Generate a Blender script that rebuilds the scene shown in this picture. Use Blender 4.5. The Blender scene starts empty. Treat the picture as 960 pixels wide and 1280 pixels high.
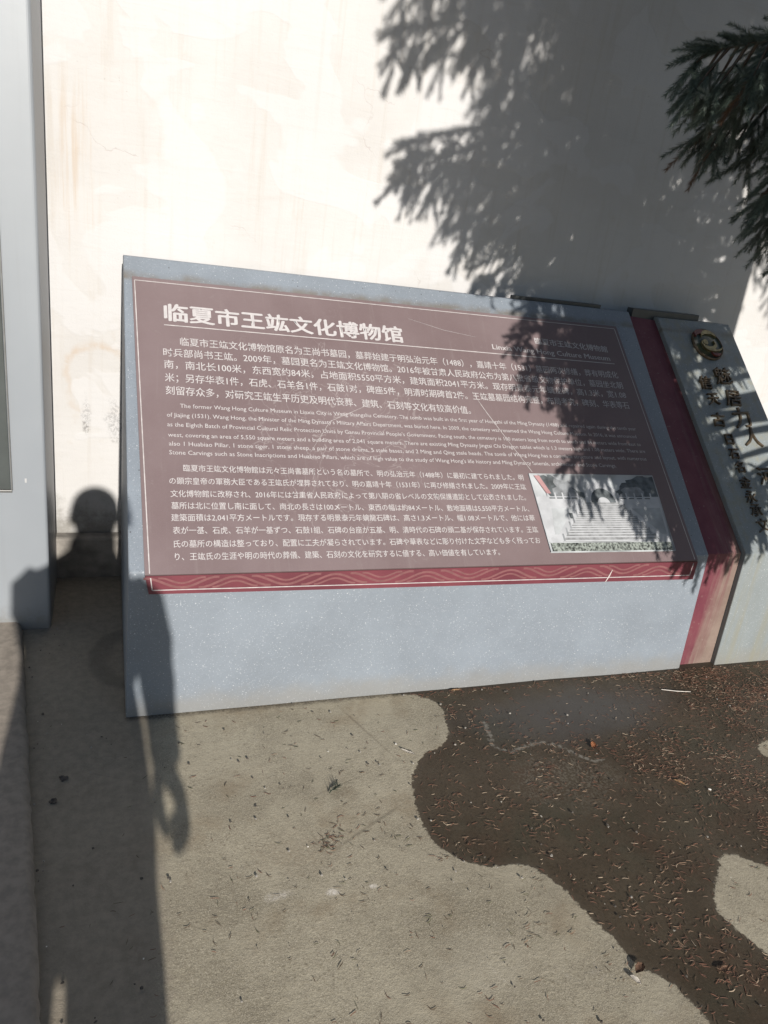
import bpy, bmesh, math, random
import numpy as np
from mathutils import Vector, Matrix

SC = bpy.context.scene
COL = SC.collection
rad = math.radians

# ------------------------------------------------------------------ camera
CAM = Vector((0.0, 0.0, 1.5))
YAW, PITCH, ROLL = rad(21.4646), rad(-21.0700), rad(7.9267)
fwd = Vector((math.sin(YAW) * math.cos(PITCH), math.cos(YAW) * math.cos(PITCH), math.sin(PITCH)))
r0 = Vector((math.cos(YAW), -math.sin(YAW), 0.0))
u0 = r0.cross(fwd)
cr, sr = math.cos(ROLL), math.sin(ROLL)
c_right = r0 * cr + u0 * sr
c_up = u0 * cr - r0 * sr
cam_data = bpy.data.cameras.new('camera')
cam = bpy.data.objects.new('camera', cam_data)
COL.objects.link(cam)
m = Matrix((c_right, c_up, -fwd)).transposed().to_4x4()
m.translation = CAM
cam.matrix_world = m
cam_data.sensor_fit = 'AUTO'
cam_data.sensor_width = 36.0
cam_data.lens = 951.26 / 1280.0 * 36.0
cam_data.clip_start = 0.03
cam_data.clip_end = 2000.0
SC.camera = cam

# ------------------------------------------------------------------ sky, sun, exposure
SUN_EL, SUN_AZ = rad(22.7), rad(-0.94)          # light travels towards +Y, slightly to -X
light_dir = Vector((math.sin(SUN_AZ) * math.cos(SUN_EL), math.cos(SUN_AZ) * math.cos(SUN_EL), -math.sin(SUN_EL)))
world = bpy.data.worlds.new('World')
SC.world = world
world.use_nodes = True
wn = world.node_tree
wn.nodes.clear()
w_out = wn.nodes.new('ShaderNodeOutputWorld')
w_bg = wn.nodes.new('ShaderNodeBackground')
w_sky = wn.nodes.new('ShaderNodeTexSky')
w_sky.sky_type = 'NISHITA'
w_sky.sun_disc = False
w_sky.sun_elevation = SUN_EL
w_sky.sun_rotation = rad(180.9)
w_sky.air_density = 1.0
w_sky.dust_density = 0.4
w_sky.ozone_density = 2.0
w_bg.inputs['Strength'].default_value = 0.059
wn.links.new(w_sky.outputs[0], w_bg.inputs['Color'])
wn.links.new(w_bg.outputs[0], w_out.inputs['Surface'])
sun_data = bpy.data.lights.new('sun', 'SUN')
sun_data.energy = 4.6
sun_data.angle = rad(0.55)
sun_data.color = (1.0, 0.945, 0.875)
sun = bpy.data.objects.new('sun', sun_data)
sun.rotation_euler = light_dir.to_track_quat('-Z', 'Y').to_euler()
sun.location = (0, -6, 8)
COL.objects.link(sun)
vs = SC.view_settings
vs.view_transform = 'Standard'
vs.look = 'None'
vs.gamma = 1.0
vs.use_curve_mapping = False
vs.exposure = 0.49

# ------------------------------------------------------------------ helpers: objects
def link(name, mesh, mats=(), parent=None):
    o = bpy.data.objects.new(name, mesh)
    COL.objects.link(o)
    for mt in (mats if isinstance(mats, (list, tuple)) else [mats]):
        mesh.materials.append(mt)
    if parent is not None:
        o.parent = parent
        o.matrix_parent_inverse = Matrix.Identity(4)
        o.location = -Vector(abs_loc(parent))
    return o

def abs_loc(o):
    v = Vector(o.location)
    while o.parent is not None:
        o = o.parent
        v = v + o.location
    return v

def tag(o, label=None, cat=None, group=None, kind=None):
    if label: o['label'] = label
    if cat: o['category'] = cat
    if group: o['group'] = group
    if kind: o['kind'] = kind
    return o

def empty(name, loc, label, cat, group=None):
    o = bpy.data.objects.new(name, None)
    COL.objects.link(o)
    o.location = loc
    return tag(o, label, cat, group)

def from_bm(name, bm, mats, parent=None, smooth=False):
    me = bpy.data.meshes.new(name)
    bmesh.ops.recalc_face_normals(bm, faces=bm.faces[:])
    bm.to_mesh(me)
    bm.free()
    if smooth:
        me.polygons.foreach_set('use_smooth', [True] * len(me.polygons))
    return link(name, me, mats, parent)

def from_np(name, verts, faces, mats, parent=None, smooth=False, matidx=None):
    """verts (n,3); faces (k,3) or (k,4)"""
    verts = np.asarray(verts, dtype=np.float32)
    faces = np.asarray(faces, dtype=np.int32)
    me = bpy.data.meshes.new(name)
    k, w = faces.shape
    me.vertices.add(len(verts))
    me.vertices.foreach_set('co', verts.ravel())
    me.loops.add(k * w)
    me.loops.foreach_set('vertex_index', faces.ravel())
    me.polygons.add(k)
    me.polygons.foreach_set('loop_start', np.arange(0, k * w, w, dtype=np.int32))
    me.polygons.foreach_set('loop_total', np.full(k, w, dtype=np.int32))
    if matidx is not None:
        me.polygons.foreach_set('material_index', np.asarray(matidx, dtype=np.int32))
    if smooth:
        me.polygons.foreach_set('use_smooth', np.ones(k, dtype=bool))
    me.update(calc_edges=True)
    me.validate()
    return link(name, me, mats, parent)

def bm_box(bm, lo, hi, bevel=0.0, seg=2):
    vs_ = [bm.verts.new((x, y, z)) for z in (lo[2], hi[2]) for y in (lo[1], hi[1]) for x in (lo[0], hi[0])]
    fs = [(0, 2, 3, 1), (4, 5, 7, 6), (0, 1, 5, 4), (2, 6, 7, 3), (0, 4, 6, 2), (1, 3, 7, 5)]
    faces = [bm.faces.new([vs_[i] for i in f]) for f in fs]
    if bevel:
        ed = list({e for f in faces for e in f.edges})
        bmesh.ops.bevel(bm, geom=ed, offset=bevel, segments=seg, affect='EDGES', profile=0.5)

def bm_prism(bm, left, right, bevel=0.0, seg=2):
    """left, right: matching rings of 3D points, closed into a solid"""
    a = [bm.verts.new(p) for p in left]
    b = [bm.verts.new(p) for p in right]
    n = len(a)
    faces = [bm.faces.new(a), bm.faces.new(list(reversed(b)))]
    for i in range(n):
        faces.append(bm.faces.new((a[i], b[i], b[(i + 1) % n], a[(i + 1) % n])))
    bmesh.ops.recalc_face_normals(bm, faces=faces)
    if bevel:
        ed = list({e for f in faces for e in f.edges})
        bmesh.ops.bevel(bm, geom=ed, offset=bevel, segments=seg, affect='EDGES', profile=0.5)

def bm_tube(bm, pts, radii, n=8, cap=True):
    pts = [Vector(p) for p in pts]
    rings = []
    up = Vector((0.13, 0.2, 0.97))
    for i, p in enumerate(pts):
        d = (pts[min(i + 1, len(pts) - 1)] - pts[max(i - 1, 0)]).normalized()
        s = d.cross(up)
        if s.length < 1e-3: s = d.cross(Vector((1, 0, 0)))
        s.normalize()
        t_ = s.cross(d)
        r = radii[i] if isinstance(radii, (list, tuple)) else radii
        rings.append([bm.verts.new(p + (s * math.cos(a) + t_ * math.sin(a)) * r) for a in [2 * math.pi * k / n for k in range(n)]])
    for i in range(len(rings) - 1):
        for k in range(n):
            bm.faces.new((rings[i][k], rings[i][(k + 1) % n], rings[i + 1][(k + 1) % n], rings[i + 1][k]))
    if cap:
        bm.faces.new(list(reversed(rings[0])))
        bm.faces.new(rings[-1])

# ------------------------------------------------------------------ helpers: materials
class NT:
    def __init__(self, name):
        self.mat = bpy.data.materials.new(name)
        self.mat.use_nodes = True
        self.t = self.mat.node_tree
        self.b = self.t.nodes['Principled BSDF']
        self.tc = self.t.nodes.new('ShaderNodeTexCoord')
        self.P = self.tc.outputs['Object']
    def n(self, typ, **kw):
        nd = self.t.nodes.new(typ)
        for k, v in kw.items(): setattr(nd, k, v)
        return nd
    def put(self, nd, key, v):
        if isinstance(v, bpy.types.NodeSocket): self.t.links.new(v, nd.inputs[key])
        else: nd.inputs[key].default_value = v
    def noise(self, scale, detail=4, rough=0.55, vec=None, dist=0.0):
        nd = self.n('ShaderNodeTexNoise')
        self.put(nd, 'Vector', vec if vec is not None else self.P)
        nd.inputs['Scale'].default_value = scale
        nd.inputs['Detail'].default_value = detail
        nd.inputs['Roughness'].default_value = rough
        nd.inputs['Distortion'].default_value = dist
        return nd.outputs['Fac']
    def voro(self, scale, out='Distance', vec=None, feature='F1'):
        nd = self.n('ShaderNodeTexVoronoi', feature=feature)
        self.put(nd, 'Vector', vec if vec is not None else self.P)
        nd.inputs['Scale'].default_value = scale
        return nd.outputs[out]
    def ramp(self, fac, lo, hi, a=0.0, b=1.0):
        nd = self.n('ShaderNodeMapRange', interpolation_type='SMOOTHSTEP')
        self.put(nd, 'Value', fac)
        nd.inputs['From Min'].default_value = lo
        nd.inputs['From Max'].default_value = hi
        nd.inputs['To Min'].default_value = a
        nd.inputs['To Max'].default_value = b
        return nd.outputs['Result']
    def math(self, op, a, b=0.0):
        nd = self.n('ShaderNodeMath', operation=op)
        self.put(nd, 0, a); self.put(nd, 1, b)
        return nd.outputs[0]
    def mix(self, fac, a, b):
        nd = self.n('ShaderNodeMix', data_type='RGBA')
        self.put(nd, 0, fac)
        self.put(nd, 6, a if isinstance(a, bpy.types.NodeSocket) else (*a, 1.0))
        self.put(nd, 7, b if isinstance(b, bpy.types.NodeSocket) else (*b, 1.0))
        return nd.outputs[2]
    def scaled(self, s, off=(0, 0, 0)):
        nd = self.n('ShaderNodeMapping')
        self.put(nd, 'Vector', self.P)
        nd.inputs['Scale'].default_value = s
        nd.inputs['Location'].default_value = off
        return nd.outputs['Vector']
    def attr(self, name):
        nd = self.n('ShaderNodeAttribute', attribute_name=name)
        return nd.outputs['Fac']
    def xyz(self):
        nd = self.n('ShaderNodeSeparateXYZ')
        self.put(nd, 0, self.P)
        return nd.outputs
    def spot(self, c, r, soft=0.5, wob=0.25, ns=12.0):
        """soft elliptical patch mask round c with radii r, edge broken by noise"""
        nd = self.n('ShaderNodeMapping', vector_type='POINT')
        self.put(nd, 'Vector', self.P)
        nd.inputs['Scale'].default_value = tuple(1.0 / q for q in r)
        nd.inputs['Location'].default_value = tuple(-c[i] / r[i] for i in range(3))
        ln = self.n('ShaderNodeVectorMath', operation='LENGTH')
        self.t.links.new(nd.outputs[0], ln.inputs[0])
        d = self.math('ADD', ln.outputs['Value'], self.math('MULTIPLY', self.math('SUBTRACT', self.noise(ns, 5), 0.5), 2.0 * wob * 2))
        return self.ramp(d, 1.0 - soft, 1.0, 1.0, 0.0)
    def bump(self, h, strength=0.3, dist=0.01):
        nd = self.n('ShaderNodeBump')
        self.put(nd, 'Height', h)
        nd.inputs['Strength'].default_value = strength
        nd.inputs['Distance'].default_value = dist
        self.t.links.new(nd.outputs[0], self.b.inputs['Normal'])
    def out(self, color, rough=0.6, metal=0.0, spec=0.5):
        self.put(self.b, 'Base Color', color if isinstance(color, bpy.types.NodeSocket) else (*color, 1.0))
        self.put(self.b, 'Roughness', rough)
        self.put(self.b, 'Metallic', metal)
        self.put(self.b, 'Specular IOR Level', spec)
        return self.mat

def plain(name, col, rough=0.6, metal=0.0, var=0.12, ns=20.0, spec=0.5, bump=0.0):
    t = NT(name)
    f = t.ramp(t.noise(ns, 5), 0.3, 0.7)
    c = t.mix(f, tuple(q * (1 - var) for q in col), tuple(q * (1 + var) for q in col))
    if bump: t.bump(t.noise(ns * 4, 4), bump, 0.004)
    return t.out(c, rough, metal, spec)

# ------------------------------------------------------------------ materials of the setting
def mat_ground():
    t = NT('concrete_ground')
    wet = t.attr('wet')            # signed distance in metres, positive inside the damp patch
    ridge = t.attr('ridge')        # distance to the dried ridge
    lane = t.attr('lane')          # distance into the dark lane beside the kerb
    n1 = t.noise(3.0, 6, 0.6); n2 = t.noise(38.0, 5, 0.65); n3 = t.noise(420.0, 2, 0.6); n4 = t.noise(130.0, 3, 0.6)
    dry = t.mix(t.ramp(n1, 0.32, 0.68), (0.215, 0.196, 0.152), (0.325, 0.302, 0.240))
    dry = t.mix(t.ramp(n2, 0.35, 0.72, 0.0, 0.5), dry, (0.20, 0.18, 0.145))
    dry = t.mix(t.ramp(n3, 0.48, 0.70, 0.0, 0.7), dry, (0.46, 0.43, 0.36))
    dry = t.mix(t.ramp(n4, 0.54, 0.72, 0.0, 0.7), dry, (0.15, 0.13, 0.095))
    dry = t.mix(t.ramp(t.noise(230.0, 3, 0.7), 0.56, 0.70, 0.0, 0.6), dry, (0.13, 0.115, 0.085))
    # pale scuffs and rusty stains
    sc = t.math('MULTIPLY', t.ramp(t.noise(7.0, 6, 0.7, dist=0.8), 0.60, 0.75), t.ramp(n4, 0.42, 0.6))
    dry = t.mix(t.math('MULTIPLY', sc, 0.5), dry, (0.48, 0.46, 0.42))
    st = t.ramp(t.noise(4.3, 5, 0.6, vec=t.scaled((1, 1, 1), (7.3, 2.1, 0))), 0.50, 0.70, 0, 0.55)
    dry = t.mix(st, dry, (0.205, 0.165, 0.115))
    bl = t.ramp(t.noise(6.5, 6, 0.65, vec=t.scaled((1, 1, 1), (2.9, 8.8, 0)), dist=0.5), 0.46, 0.62, 0, 0.4)
    dry = t.mix(bl, dry, (0.36, 0.335, 0.27))
    # hairline cracks
    cr_ = t.ramp(t.voro(1.7, 'Distance', vec=None, feature='DISTANCE_TO_EDGE'), 0.0, 0.006, 1.0, 0.0)
    cr_ = t.math('MULTIPLY', cr_, t.ramp(t.noise(2.2, 3), 0.5, 0.62))
    dry = t.mix(t.math('MULTIPLY', cr_, 0.45), dry, (0.10, 0.085, 0.065))
    # darker tone in the lane between kerb and sign
    ln = t.ramp(t.math('ADD', lane, t.math('MULTIPLY', t.math('SUBTRACT', n2, 0.5), 0.10)), -0.02, 0.05)
    dry = t.mix(t.math('MULTIPLY', ln, 0.8), dry, t.mix(t.ramp(n2, 0.3, 0.7), (0.17, 0.15, 0.125), (0.24, 0.215, 0.18)))
    for cx_, cy_, rx_, ry_, col_, am_ in ((0.368, 1.281, 0.045, 0.02, (0.50, 0.48, 0.45), 0.55), (0.499, 1.264, 0.022, 0.014, (0.62, 0.60, 0.58), 0.7), (0.60, 1.26, 0.014, 0.010, (0.62, 0.60, 0.58), 0.7),
                                          (0.45, 1.40, 0.16, 0.10, (0.19, 0.155, 0.115), 0.4), (0.78, 1.02, 0.16, 0.12, (0.42, 0.40, 0.34), 0.35), (0.62, 1.58, 0.06, 0.04, (0.15, 0.125, 0.09), 0.5)):
        dry = t.mix(t.math('MULTIPLY', t.math('MULTIPLY', t.spot((cx_, cy_, 0), (rx_, ry_, 9), 0.8, 0.4, 30), t.ramp(n4, 0.35, 0.6, 0.2, 1.0)), am_), dry, col_)
    # old ring-shaped stain beside the sign
    r1 = t.spot((0.10, 2.34, 0), (0.175, 0.21, 9), 0.12, 0.05, 9); r2 = t.spot((0.105, 2.33, 0), (0.125, 0.16, 9), 0.3, 0.10, 12)
    dry = t.mix(t.math('MULTIPLY', t.math('SUBTRACT', r1, r2), 0.38), dry, (0.075, 0.066, 0.058))
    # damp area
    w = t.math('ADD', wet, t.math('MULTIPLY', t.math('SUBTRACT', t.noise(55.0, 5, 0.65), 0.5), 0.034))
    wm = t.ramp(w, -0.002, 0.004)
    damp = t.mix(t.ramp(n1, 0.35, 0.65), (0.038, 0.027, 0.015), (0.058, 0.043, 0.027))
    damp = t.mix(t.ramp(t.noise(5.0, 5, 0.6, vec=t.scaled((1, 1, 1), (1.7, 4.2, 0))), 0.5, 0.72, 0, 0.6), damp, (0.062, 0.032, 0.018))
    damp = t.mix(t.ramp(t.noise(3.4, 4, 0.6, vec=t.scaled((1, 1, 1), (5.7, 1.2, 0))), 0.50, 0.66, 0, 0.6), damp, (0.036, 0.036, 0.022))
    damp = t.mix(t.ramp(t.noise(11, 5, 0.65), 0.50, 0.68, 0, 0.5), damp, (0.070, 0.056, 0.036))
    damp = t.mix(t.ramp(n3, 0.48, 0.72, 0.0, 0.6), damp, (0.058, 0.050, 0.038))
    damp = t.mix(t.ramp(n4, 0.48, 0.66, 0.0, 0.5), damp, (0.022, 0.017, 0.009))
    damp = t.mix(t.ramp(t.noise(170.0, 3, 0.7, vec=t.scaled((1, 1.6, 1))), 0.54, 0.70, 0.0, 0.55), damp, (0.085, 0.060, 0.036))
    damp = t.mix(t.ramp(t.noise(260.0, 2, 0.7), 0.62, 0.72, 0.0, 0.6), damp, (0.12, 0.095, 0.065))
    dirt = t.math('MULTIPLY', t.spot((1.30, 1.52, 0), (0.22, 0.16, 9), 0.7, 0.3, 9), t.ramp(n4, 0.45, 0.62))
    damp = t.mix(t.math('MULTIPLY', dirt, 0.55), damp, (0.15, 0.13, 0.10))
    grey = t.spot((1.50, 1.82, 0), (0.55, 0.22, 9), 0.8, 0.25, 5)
    damp = t.mix(t.math('MULTIPLY', grey, 0.6), damp, (0.060, 0.056, 0.053))  # greyish reflection of stone and sky painted into the damp colour
    rim = t.math('MULTIPLY', t.ramp(w, 0.0, 0.03, 1.0, 0.0), wm)
    damp = t.mix(t.math('MULTIPLY', rim, 0.45), damp, (0.075, 0.060, 0.042))
    rd = t.math('ADD', ridge, t.math('MULTIPLY', t.math('SUBTRACT', t.noise(60.0, 4, 0.7), 0.5), 0.035))
    damp = t.mix(t.ramp(rd, 0.001, 0.010, 0.7, 0.0), damp, (0.21, 0.195, 0.165))
    hs = t.n('ShaderNodeMix', data_type='RGBA', blend_type='MULTIPLY'); hs.inputs[0].default_value = 1.0
    t.put(hs, 6, dry); hs.inputs[7].default_value = (1.03, 0.995, 0.93, 1)
    dry = hs.outputs[2]
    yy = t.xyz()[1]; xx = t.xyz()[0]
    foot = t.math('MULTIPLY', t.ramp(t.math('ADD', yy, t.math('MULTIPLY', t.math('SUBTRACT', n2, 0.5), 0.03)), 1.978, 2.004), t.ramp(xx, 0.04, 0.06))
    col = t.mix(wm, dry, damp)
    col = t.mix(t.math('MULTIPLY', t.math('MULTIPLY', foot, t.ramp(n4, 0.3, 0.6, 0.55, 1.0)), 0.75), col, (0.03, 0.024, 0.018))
    h = t.math('ADD', t.math('MULTIPLY', n3, 0.5), t.math('ADD', t.math('MULTIPLY', n4, 0.6), n2))
    h = t.math('MULTIPLY', h, t.math('SUBTRACT', 1.0, t.math('MULTIPLY', wm, 0.65)))
    t.bump(h, 0.45, 0.004)
    rough = t.math('SUBTRACT', 0.86, t.math('MULTIPLY', wm, t.math('ADD', t.math('MULTIPLY', t.ramp(n1, 0.4, 0.7), 0.18), t.math('ADD', 0.20, t.math('MULTIPLY', grey, 0.22)))))
    return t.out(col, rough, 0, 0.35)

def mat_wall():
    t = NT('plaster_wall')
    n1 = t.noise(1.6, 6, 0.6); n2 = t.noise(14, 6, 0.65); n3 = t.noise(150, 3, 0.6)
    streak = t.noise(1.0, 5, 0.6, vec=t.scaled((38, 38, 1.4)))
    c = t.mix(t.ramp(n1, 0.3, 0.7), (0.440, 0.431, 0.420), (0.490, 0.485, 0.478))
    c = t.mix(t.ramp(streak, 0.5, 0.75, 0.0, 0.35), c, (0.385, 0.35, 0.305))
    c = t.mix(t.ramp(n2, 0.58, 0.78, 0.0, 0.35), c, (0.42, 0.38, 0.33))
    # rusty run-off at the left
    rs = t.math('MULTIPLY', t.spot((-0.09, 3.0, 1.55), (0.10, 2, 0.7), 0.8, 0.3, 6), t.ramp(streak, 0.45, 0.66))
    c = t.mix(t.math('MULTIPLY', rs, 0.35), c, (0.42, 0.31, 0.21))
    arc1 = t.spot((-0.03, 3.0, 0.80), (0.14, 2, 0.16), 0.25, 0.18, 9)
    arc2 = t.spot((-0.03, 3.0, 0.79), (0.125, 2, 0.145), 0.25, 0.18, 9)
    arc = t.math('MULTIPLY', t.math('SUBTRACT', arc1, arc2), t.ramp(n2, 0.3, 0.6))
    c = t.mix(t.math('MULTIPLY', arc, 0.5), c, (0.40, 0.27, 0.15))
    # flaked patches showing grey render
    fl = t.math('MAXIMUM', t.spot((0.035, 3.0, 0.64), (0.055, 2, 0.10), 0.7, 0.35, 22), t.spot((-0.075, 3.0, 0.655), (0.022, 2, 0.10), 0.7, 0.3, 25))
    fl = t.math('MULTIPLY', fl, t.ramp(t.noise(90, 5, 0.75), 0.46, 0.56))
    c = t.mix(t.math('MULTIPLY', fl, 0.8), c, (0.13, 0.125, 0.12))
    # patched, trowelled areas
    pt = t.ramp(t.noise(2.4, 3, 0.5, vec=t.scaled((1, 1, 1.3), (3.7, 0, 1.9)), dist=0.6), 0.50, 0.53)
    c = t.mix(t.math('MULTIPLY', pt, 0.5), c, (0.50, 0.50, 0.505))
    tr = t.noise(1.0, 4, 0.6, vec=t.scaled((3.0, 3.0, 22.0)), dist=1.0)
    c = t.mix(t.ramp(tr, 0.55, 0.75, 0.0, 0.22), c, (0.40, 0.38, 0.355))
    # general flecks, hair cracks
    fk = t.math('MULTIPLY', t.ramp(t.noise(60, 5, 0.75), 0.66, 0.72), t.ramp(t.noise(3.0, 3), 0.52, 0.62))
    c = t.mix(t.math('MULTIPLY', fk, 0.5), c, (0.20, 0.185, 0.17))
    wv = t.n('ShaderNodeTexNoise'); t.put(wv, 'Vector', t.P); wv.inputs['Scale'].default_value = 7.0; wv.inputs['Detail'].default_value = 5
    wa = t.n('ShaderNodeMixRGB', blend_type='ADD'); wa.inputs[0].default_value = 0.22
    t.put(wa, 1, t.scaled((1, 1, 1), (0.31, 0, 0.62))); t.t.links.new(wv.outputs['Color'], wa.inputs[2])
    ck = t.ramp(t.voro(1.1, 'Distance', vec=wa.outputs[0], feature='DISTANCE_TO_EDGE'), 0.0, 0.0035, 1.0, 0.0)
    ck = t.math('MULTIPLY', ck, t.ramp(t.noise(2.7, 4), 0.55, 0.62))
    c = t.mix(t.math('MULTIPLY', ck, 0.25), c, (0.28, 0.20, 0.18))
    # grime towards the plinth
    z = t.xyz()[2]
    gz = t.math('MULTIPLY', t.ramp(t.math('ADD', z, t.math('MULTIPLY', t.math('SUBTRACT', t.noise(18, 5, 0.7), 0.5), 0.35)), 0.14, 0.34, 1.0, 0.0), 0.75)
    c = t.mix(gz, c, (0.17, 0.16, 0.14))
    h = t.math('ADD', t.math('ADD', t.math('MULTIPLY', n3, 0.35), n2), t.math('MULTIPLY', ck, -0.6))
    h = t.math('ADD', h, t.math('MULTIPLY', fl, -0.5))
    h = t.math('ADD', h, t.math('ADD', t.math('MULTIPLY', pt, 0.5), tr))
    t.bump(h, 0.25, 0.006)
    return t.out(c, 0.9, 0, 0.2)

# monument frame: slope runs from the fold F upwards
F = Vector((0.0, 2.0068, 0.4825))
T = Vector((0.0, 0.73715858, 0.67571979))
NRM = Vector((0.0, -0.67571979, 0.73715858))
def S(x, t_, o=0.0):
    return F + T * t_ + NRM * o + Vector((x, 0, 0))

def mat_terrazzo(name, base=(0.176, 0.201, 0.230), grime=0.0):
    t = NT(name)
    n1 = t.noise(4, 5, 0.6); n2 = t.noise(60, 4, 0.6); n3 = t.noise(500, 2, 0.6)
    c = t.mix(t.ramp(n1, 0.3, 0.7), tuple(q * 0.92 for q in base), tuple(q * 1.08 for q in base))
    c = t.mix(t.ramp(n3, 0.4, 0.7, 0, 0.35), c, tuple(q * 1.35 for q in base))
    v = t.voro(95.0, 'Distance')
    vc = t.n('ShaderNodeTexVoronoi'); t.put(vc, 'Vector', t.P); vc.inputs['Scale'].default_value = 95.0
    sx = t.n('ShaderNodeSeparateColor'); t.t.links.new(vc.outputs['Color'], sx.inputs[0])
    chip = t.math('MULTIPLY', t.ramp(v, 0.12, 0.22, 1, 0), t.ramp(sx.outputs[0], 0.60, 0.95))
    c = t.mix(t.math('MULTIPLY', chip, 0.75), c, (0.46, 0.48, 0.50))
    vf = t.voro(210.0, 'Distance')
    vcf = t.n('ShaderNodeTexVoronoi'); t.put(vcf, 'Vector', t.P); vcf.inputs['Scale'].default_value = 210.0
    sf = t.n('ShaderNodeSeparateColor'); t.t.links.new(vcf.outputs['Color'], sf.inputs[0])
    c = t.mix(t.math('MULTIPLY', t.math('MULTIPLY', t.ramp(vf, 0.2, 0.4, 1, 0), t.ramp(sf.outputs[0], 0.55, 1.0)), 0.55), c, (0.40, 0.42, 0.45))
    c = t.mix(t.math('MULTIPLY', t.math('MULTIPLY', t.ramp(vf, 0.2, 0.4, 1, 0), t.ramp(sf.outputs[1], 0.70, 1.0)), 0.5), c, (0.07, 0.085, 0.10))
    v2 = t.voro(60.0, 'Distance')
    vc2 = t.n('ShaderNodeTexVoronoi'); t.put(vc2, 'Vector', t.P); vc2.inputs['Scale'].default_value = 60.0
    sx2 = t.n('ShaderNodeSeparateColor'); t.t.links.new(vc2.outputs['Color'], sx2.inputs[0])
    chip2 = t.math('MULTIPLY', t.ramp(v2, 0.12, 0.17, 1, 0), t.ramp(sx2.outputs[1], 0.88, 0.90))
    c = t.mix(t.math('MULTIPLY', chip2, 0.85), c, (0.045, 0.045, 0.05))
    # dirt line gathered above the panel
    sub = t.n('ShaderNodeVectorMath', operation='SUBTRACT'); t.put(sub, 0, t.P); sub.inputs[1].default_value = tuple(F)
    dot = t.n('ShaderNodeVectorMath', operation='DOT_PRODUCT'); t.t.links.new(sub.outputs[0], dot.inputs[0]); dot.inputs[1].default_value = tuple(T)
    tv = dot.outputs['Value']
    dl = t.math('MULTIPLY', t.ramp(tv, 1.045, 1.066), t.ramp(t.math('ADD', tv, t.math('MULTIPLY', t.noise(9, 4), 0.05)), 1.085, 1.125, 1, 0))
    c = t.mix(t.math('MULTIPLY', dl, t.ramp(t.noise(14, 5, 0.7), 0.3, 0.62, 0.15, 0.8)), c, (0.13, 0.11, 0.085))
    z = t.xyz()[2]
    st = t.noise(1.0, 4, 0.6, vec=t.scaled((26, 26, 1.2)))
    gz = t.ramp(t.math('ADD', z, t.math('MULTIPLY', t.math('SUBTRACT', t.noise(12, 4), 0.5), 0.10)), 0.01, 0.10, 0.45, 0.0)
    c = t.mix(gz, c, (0.20, 0.18, 0.145))
    if grime:
        c = t.mix(t.math('MULTIPLY', t.ramp(st, 0.42, 0.68), grime), c, (0.21, 0.205, 0.16))
    t.bump(t.math('ADD', n2, n3), 0.12, 0.002)
    return t.out(c, t.ramp(n2, 0.3, 0.7, 0.42, 0.58), 0, 0.45)

MON = Vector((1.36, 2.0068, 0.0))
M = {}
M['ground'] = mat_ground()
M['wall'] = mat_wall()
M['stone'] = mat_terrazzo('grey_terrazzo')
M['stone_end'] = mat_terrazzo('grey_terrazzo_weathered', (0.185, 0.207, 0.212), 0.6)
M['cap'] = plain('dark_slate', (0.045, 0.05, 0.052), 0.35, ns=30)

def mat_panel():
    t = NT('brown_printed_panel')
    n1 = t.noise(2.2, 5, 0.6); n2 = t.noise(45, 5, 0.7); n3 = t.noise(600, 2, 0.5)
    c = t.mix(t.ramp(n1, 0.3, 0.7), (0.138, 0.101, 0.103), (0.168, 0.128, 0.131))
    # faint dried runs and dust
    run = t.noise(1.0, 4, 0.7, vec=t.scaled((30, 2.0, 2.0)), dist=1.2)
    c = t.mix(t.ramp(run, 0.55, 0.8, 0.0, 0.22), c, (0.25, 0.22, 0.21))
    swirl = t.ramp(t.math('ABSOLUTE', t.math('SUBTRACT', t.noise(5.5, 3, 0.5, dist=2.4), 0.5)), 0.0, 0.012, 1.0, 0.0)
    swirl = t.math('MULTIPLY', swirl, t.spot((0.74, 2.36, 0.85), (0.45, 0.6, 0.5), 0.8, 0.3, 5))
    c = t.mix(t.math('MULTIPLY', swirl, 0.35), c, (0.42, 0.39, 0.38))
    c = t.mix(t.ramp(n3, 0.45, 0.75, 0.0, 0.35), c, (0.20, 0.165, 0.16))
    c = t.mix(t.ramp(n2, 0.6, 0.75, 0.0, 0.2), c, (0.26, 0.24, 0.23))
    t.bump(t.noise(300, 2), 0.03, 0.001)
    return t.out(c, t.ramp(n1, 0.3, 0.7, 0.42, 0.52), 0, 0.2)
M['panel'] = mat_panel()

def mat_band():
    t = NT('maroon_band')
    n1 = t.noise(6, 5); n2 = t.noise(90, 4, 0.7)
    c = t.mix(t.ramp(n1, 0.3, 0.7), (0.105, 0.026, 0.036), (0.15, 0.038, 0.05))
    c = t.mix(t.ramp(n2, 0.6, 0.75, 0, 0.2), c, (0.22, 0.14, 0.13))
    return t.out(c, 0.42, 0, 0.5)
M['band'] = mat_band()
M['band_wave'] = plain('maroon_band_wave', (0.165, 0.066, 0.068), 0.5, ns=40)
M['lettering'] = plain('white_lettering', (0.42, 0.40, 0.40), 0.55, var=0.06, ns=60)
M['hairline'] = plain('white_hairline', (0.40, 0.375, 0.37), 0.55, var=0.15, ns=40)

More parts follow.
